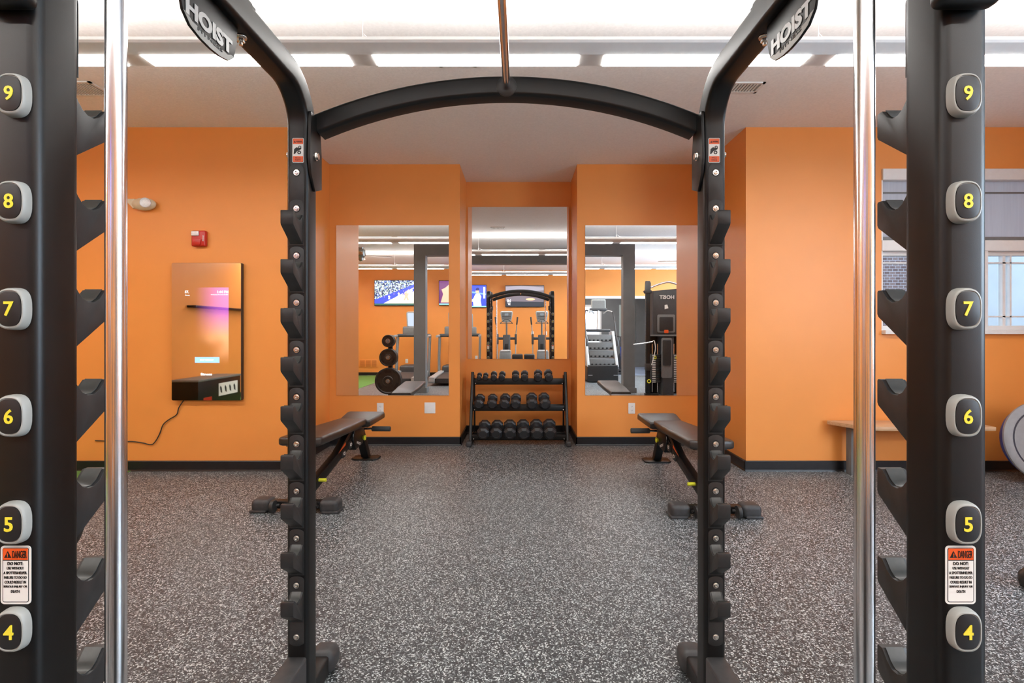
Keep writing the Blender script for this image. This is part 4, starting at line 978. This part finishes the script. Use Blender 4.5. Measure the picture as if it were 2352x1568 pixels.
# stair climber
r = empty('stair_climber', 'grey stair climber machine seen in the right mirror beside the grey column', 'stair climber', (1.97, -1.05, 0))
B = lambda mb, n, m_, p=None: mb.build(n, m_, p or r)
B(MB().box(-.37, .37, -.95, .02, 0.02, .42, .03, 4), 'base', M['plastic'])
for s in (-1, 1):
    B(MB().prism([(.02, .38), (-.10, .55), (-.55, 1.22), (-.95, 1.22), (-.95, .38)], 'x', s*.34-.035, s*.34+.035, .015, 3), 'side_panel', M['silver'])
    B(MB().tube(smooth_path([(s*.36, -.12, .98), (s*.37, -.30, 1.15), (s*.36, -.55, 1.60), (s*.31, -.70, 1.74), (s*.20, -.72, 1.70)]), .018, 12), 'handrail', M['plastic'])
    B(MB().tube(smooth_path([(s*.36, -.14, 1.02), (s*.365, -.10, .95), (s*.36, -.09, .86)]), .028, 12), 'hand_grip', M['rubber'])
    B(MB().tube(smooth_path([(s*.12, -.60, 1.66), (s*.20, -.52, 1.72), (s*.30, -.46, 1.70)]), .016, 12), 'front_handle', M['silver'])
    B(MB().box(s*.30-.05, s*.30+.05, .018, .024, .17, .185), 'base_logo', M['silver'])
for k in range(4):
    z_ = .40+k*.19; y_ = -.06-k*.13
    B(MB().prism([(y_, z_), (y_-.02, z_+.155), (y_-.15, z_+.17), (y_-.15, z_)], 'x', -.295, .295, .006), 'step', M['mgrey'])
    m = MB()
    for i in range(6): m.box(-.25+i*.1-.022, -.25+i*.1+.022, y_+.000, y_+.008, z_+.01, z_+.045)
    B(m, 'step_tread', M['ink'])
B(MB().box(-.30, .30, -.78, -.66, 1.20, 1.27, .02), 'top_cowl', M['dgrey'])
B(MB().cyl((0, -.74, 1.2), (0, -.70, 1.75), .04, n=18), 'console_post', M['white'])
B(MB().box(-.22, .22, -.74, -.66, 1.72, 1.80, .02), 'console_tray', M['dgrey'])
c = B(MB().prism(rrect(.36, .30, .03), 'y', -.03, .03, .01, 3), 'console', M['lgrey']); c.location = (0, -.70, 1.87)
MB().prism(rrect(.31, .24, .02), 'y', .031, .033).build('screen', M['mgrey'], c, smooth=0)

# cable machine
r = empty('cable_machine', 'tall black cable machine with twin weight stacks in the right mirror', 'cable machine', (2.79, 1.35, 0))
B = lambda mb, n, m_, p=None: mb.build(n, m_, p or r)
B(MB().box(-.30, .50, -.5, -.40, .0, 1.99, .02, 3), 'rear_shroud', M['powder'])
m = MB(); m.prism([(-.26, 1.16), (-.26, 1.99), (.50, 2.06), (.50, 1.16)], 'y', -.40, -.02, .01); B(m, 'shroud', M['dgrey'])
B(MB().box(-.08, .13, -.40, -.02, .0, 1.15, .01), 'centre_shroud', M['dgrey'])
B(MB().box(-.36, .50, -.03, .03, 1.13, 1.16, .006), 'shelf_bar', M['mgrey'])
B(MB().prism(rrect(.34, .34, .03), 'y', -.02, .0, .004), 'accessory_panel', M['mgrey']).location = (-.02, 0, 1.37)
B(MB().prism(rrect(.26, .27, .02), 'y', 0, .004, .001), 'accessory_recess', M['plastic']).location = (-.02, .001, 1.36)
B(MB().prism(rrect(.08, .06, .01), 'y', .004, .007), 'orange_label', M['warn']).location = (-.02, 0, 1.22)
B(MB().prism(rrect(.20, .76, .03), 'y', -.02, .004, .004), 'lower_panel', M['mgrey']).location = (-.01, 0, .72)
B(MB().prism(rrect(.16, .48, .02), 'y', .004, .03, .01), 'lower_pocket', M['plastic']).location = (-.01, 0, .82)
o = add_text('lettering', 'HOIST', M['label'], r, (-.01, .003, 1.87), .28, .07, .03); o.rotation_euler = (0, 0, PI)
B(MB().prism([(-.05, 1.64), (.02, 1.66), (.0, 1.73), (-.05, 1.72)], 'y', -.005, .003), 'logo_mark', M['label'])
for s, sx_ in ((-1, -.175), (1, .24)):
    for k in range(16):
        B(MB().box(sx_-.09, sx_+.09, -.34, -.10, .24+k*.034, .24+k*.034+.029, .003), 'stack_plate', M['plastic'])
    m = MB()
    for k in range(16): m.box(sx_-.085, sx_-.02, -.1, -.099, .247+k*.034, .262+k*.034)
    B(m, 'stack_label', M['label'])
    for d in (-.05, .05): B(MB().cyl((sx_+d, -.22, .05), (sx_+d, -.22, .98), .009, n=12), 'guide_rod', M['chrome'])
    B(MB().torus((sx_-.03, -.09, .72), .022, .007, (0, 1, 0), 20, 8), 'selector_pin', M['yknob'])
xx = -.40
B(MB().box(xx-.038, xx+.038, .085, .155, .06, 2.0, .012, 3), 'column', M['powder'])
m = MB()
for k in range(28): m.cyl((xx-.042, .12, .3+k*.055), (xx-.036, .12, .3+k*.055), .012, n=10)
B(m, 'adjustment_hole', M['steel'])
B(MB().prism([(-.06, 0), (.06, 0), (.07, .05), (.045, .06), (.05, .19), (.03, .23), (-.04, .23), (-.05, .06), (-.08, .05)], 'y', -.05, .05, .01), 'top_pulley_housing', M['dgrey']).location = (xx, .12, 1.93)
B(MB().tube(smooth_path([(xx+.05, .12, 2.04), (xx+.2, .13, 2.10), (xx+.38, .15, 2.14), (xx+.55, .15, 2.10), (xx+.65, .15, 2.12)]), .018, 12), 'pull_up_bar', M['chrome'])
B(MB().box(xx-.05, xx+.05, .04, .20, .0, .07, .01), 'column_foot', M['powder'])
B(MB().box(xx, -.2, .08, .14, .01, .05, .006), 'base_rail', M['powder'])
B(MB().box(xx-.045, xx+.045, .05, .19, .50, .62, .01), 'pulley_carriage', M['plastic'])
B(MB().tube(smooth_path([(xx+.06, .18, 1.02), (xx+.10, .19, 1.05), (xx+.12, .2, .9), (xx+.08, .2, .70), (xx+.05, .19, .6)]), .007, 8), 'cable', M['label'])
B(MB().tube(smooth_path([(xx-.3, .25, .98), (xx-.12, .22, 1.0), (xx+.06, .2, 1.03)]), .014, 10), 'lat_bar', M['chrome'])
B(MB().torus((xx+.0, .21, .30), .03, .008, (0, 1, 0), 20, 8), 'pull_handle', M['yknob'])

# spin bike in the adjoining room, desk and window there
r = empty('exercise_bike', 'dark exercise bike with blue trim in the room beyond the opening', 'exercise bike', (2.95, -3.6, 0))
m = MB(); m.box(-.25, .25, -.45, -.38, 0, .06, .01); m.box(-.25, .25, .40, .47, 0, .06, .01); m.box(-.04, .04, -.42, .44, .05, .11, .01); m.build('base', M['plastic'], r)
m = MB(); m.tube([(0, .1, .1), (0, -.2, .75)], .03, 12); m.tube([(0, .30, .1), (0, .28, .85)], .03, 12); m.tube([(0, .29, .45), (0, -.1, .5)], .03); m.build('frame', M['blue'], r)
MB().lathe([(.24, -.02), (.25, 0), (.24, .02)], (0, -.25, .33), (1, 0, 0), 36).build('flywheel', M['iron'], r)
MB().prism([(-.10, .12), (-.08, -.10), (0, -.16), (.08, -.10), (.10, .12)], 'z', .98, 1.04, .02).build('saddle', M['plastic'], r).location = (0, .32, -.1)
m = MB(); m.tube(smooth_path([(-.22, -.1, 1.1), (-.2, -.3, 1.12), (0, -.25, 1.05), (.2, -.3, 1.12), (.22, -.1, 1.1)]), .018, 10); m.tube([(0, -.2, .75), (0, -.25, 1.05)], .025); m.build('handlebar', M['plastic'], r)
w2 = MB(); w2.box(1.55, 1.62, -6.1, -6.05, .6, 2.1); w2.box(2.68, 2.75, -6.1, -6.05, .6, 2.1); w2.box(1.55, 2.75, -6.1, -6.05, .6, .67); w2.box(1.55, 2.75, -6.1, -6.05, 2.03, 2.1); w2.box(2.12, 2.18, -6.1, -6.05, .6, 2.1)
o = struct(w2.build('window_2', M['white'], smooth=0))
MB().box(1.6, 2.7, -6.098, -6.09, .65, 2.05).build('window_pane', emis('glowing_blind', (.62, .74, .95), 1.6), o, smooth=0)  # pane emits its own glow in place of light from outdoors
w3 = MB().box(3.35, 3.9, -6.115, -6.075, .9, 2.1, .004)
tag(w3.build('notice_board', mat('grey_green_board', (.36, .42, .40), .6, scale=2)), 'grey green framed board on the far wall of the adjoining room', 'board')
# left side, seen in the smart mirror
r = empty('equipment_cabinet', 'low black equipment cabinet with a white pictogram panel in the smart mirror', 'cabinet', (-4.95, .75, .006))
MB().box(-.2, .2, -.5, .62, 0, .47, .006).build('body', M['powder'], r)
MB().box(-.21, .21, -.51, .63, .47, .50, .004).build('worktop', M['mgrey'], r)
o = MB().box(.2, .204, -.40, .12, .20, .40).build('white_panel', M['label'], r, smooth=0)
for k in range(4): MB().prism([(-.34+k*.125, .24), (-.30+k*.125, .26), (-.28+k*.125, .33), (-.30+k*.125, .36), (-.33+k*.125, .32)], 'x', .204, .206).build('pictogram', M['ink'], o, smooth=0)
MB().box(.2, .204, .30, .50, .12, .22).build('red_sticker', M['red'], r, smooth=0)
o = empty('wall_shelf', 'long thin black shelf on the left wall seen in the smart mirror', 'shelf', (WL, .2, 1.60))
MB().box(0, .14, -.8, .75, 0, .035, .004).build('board', M['powder'], o)
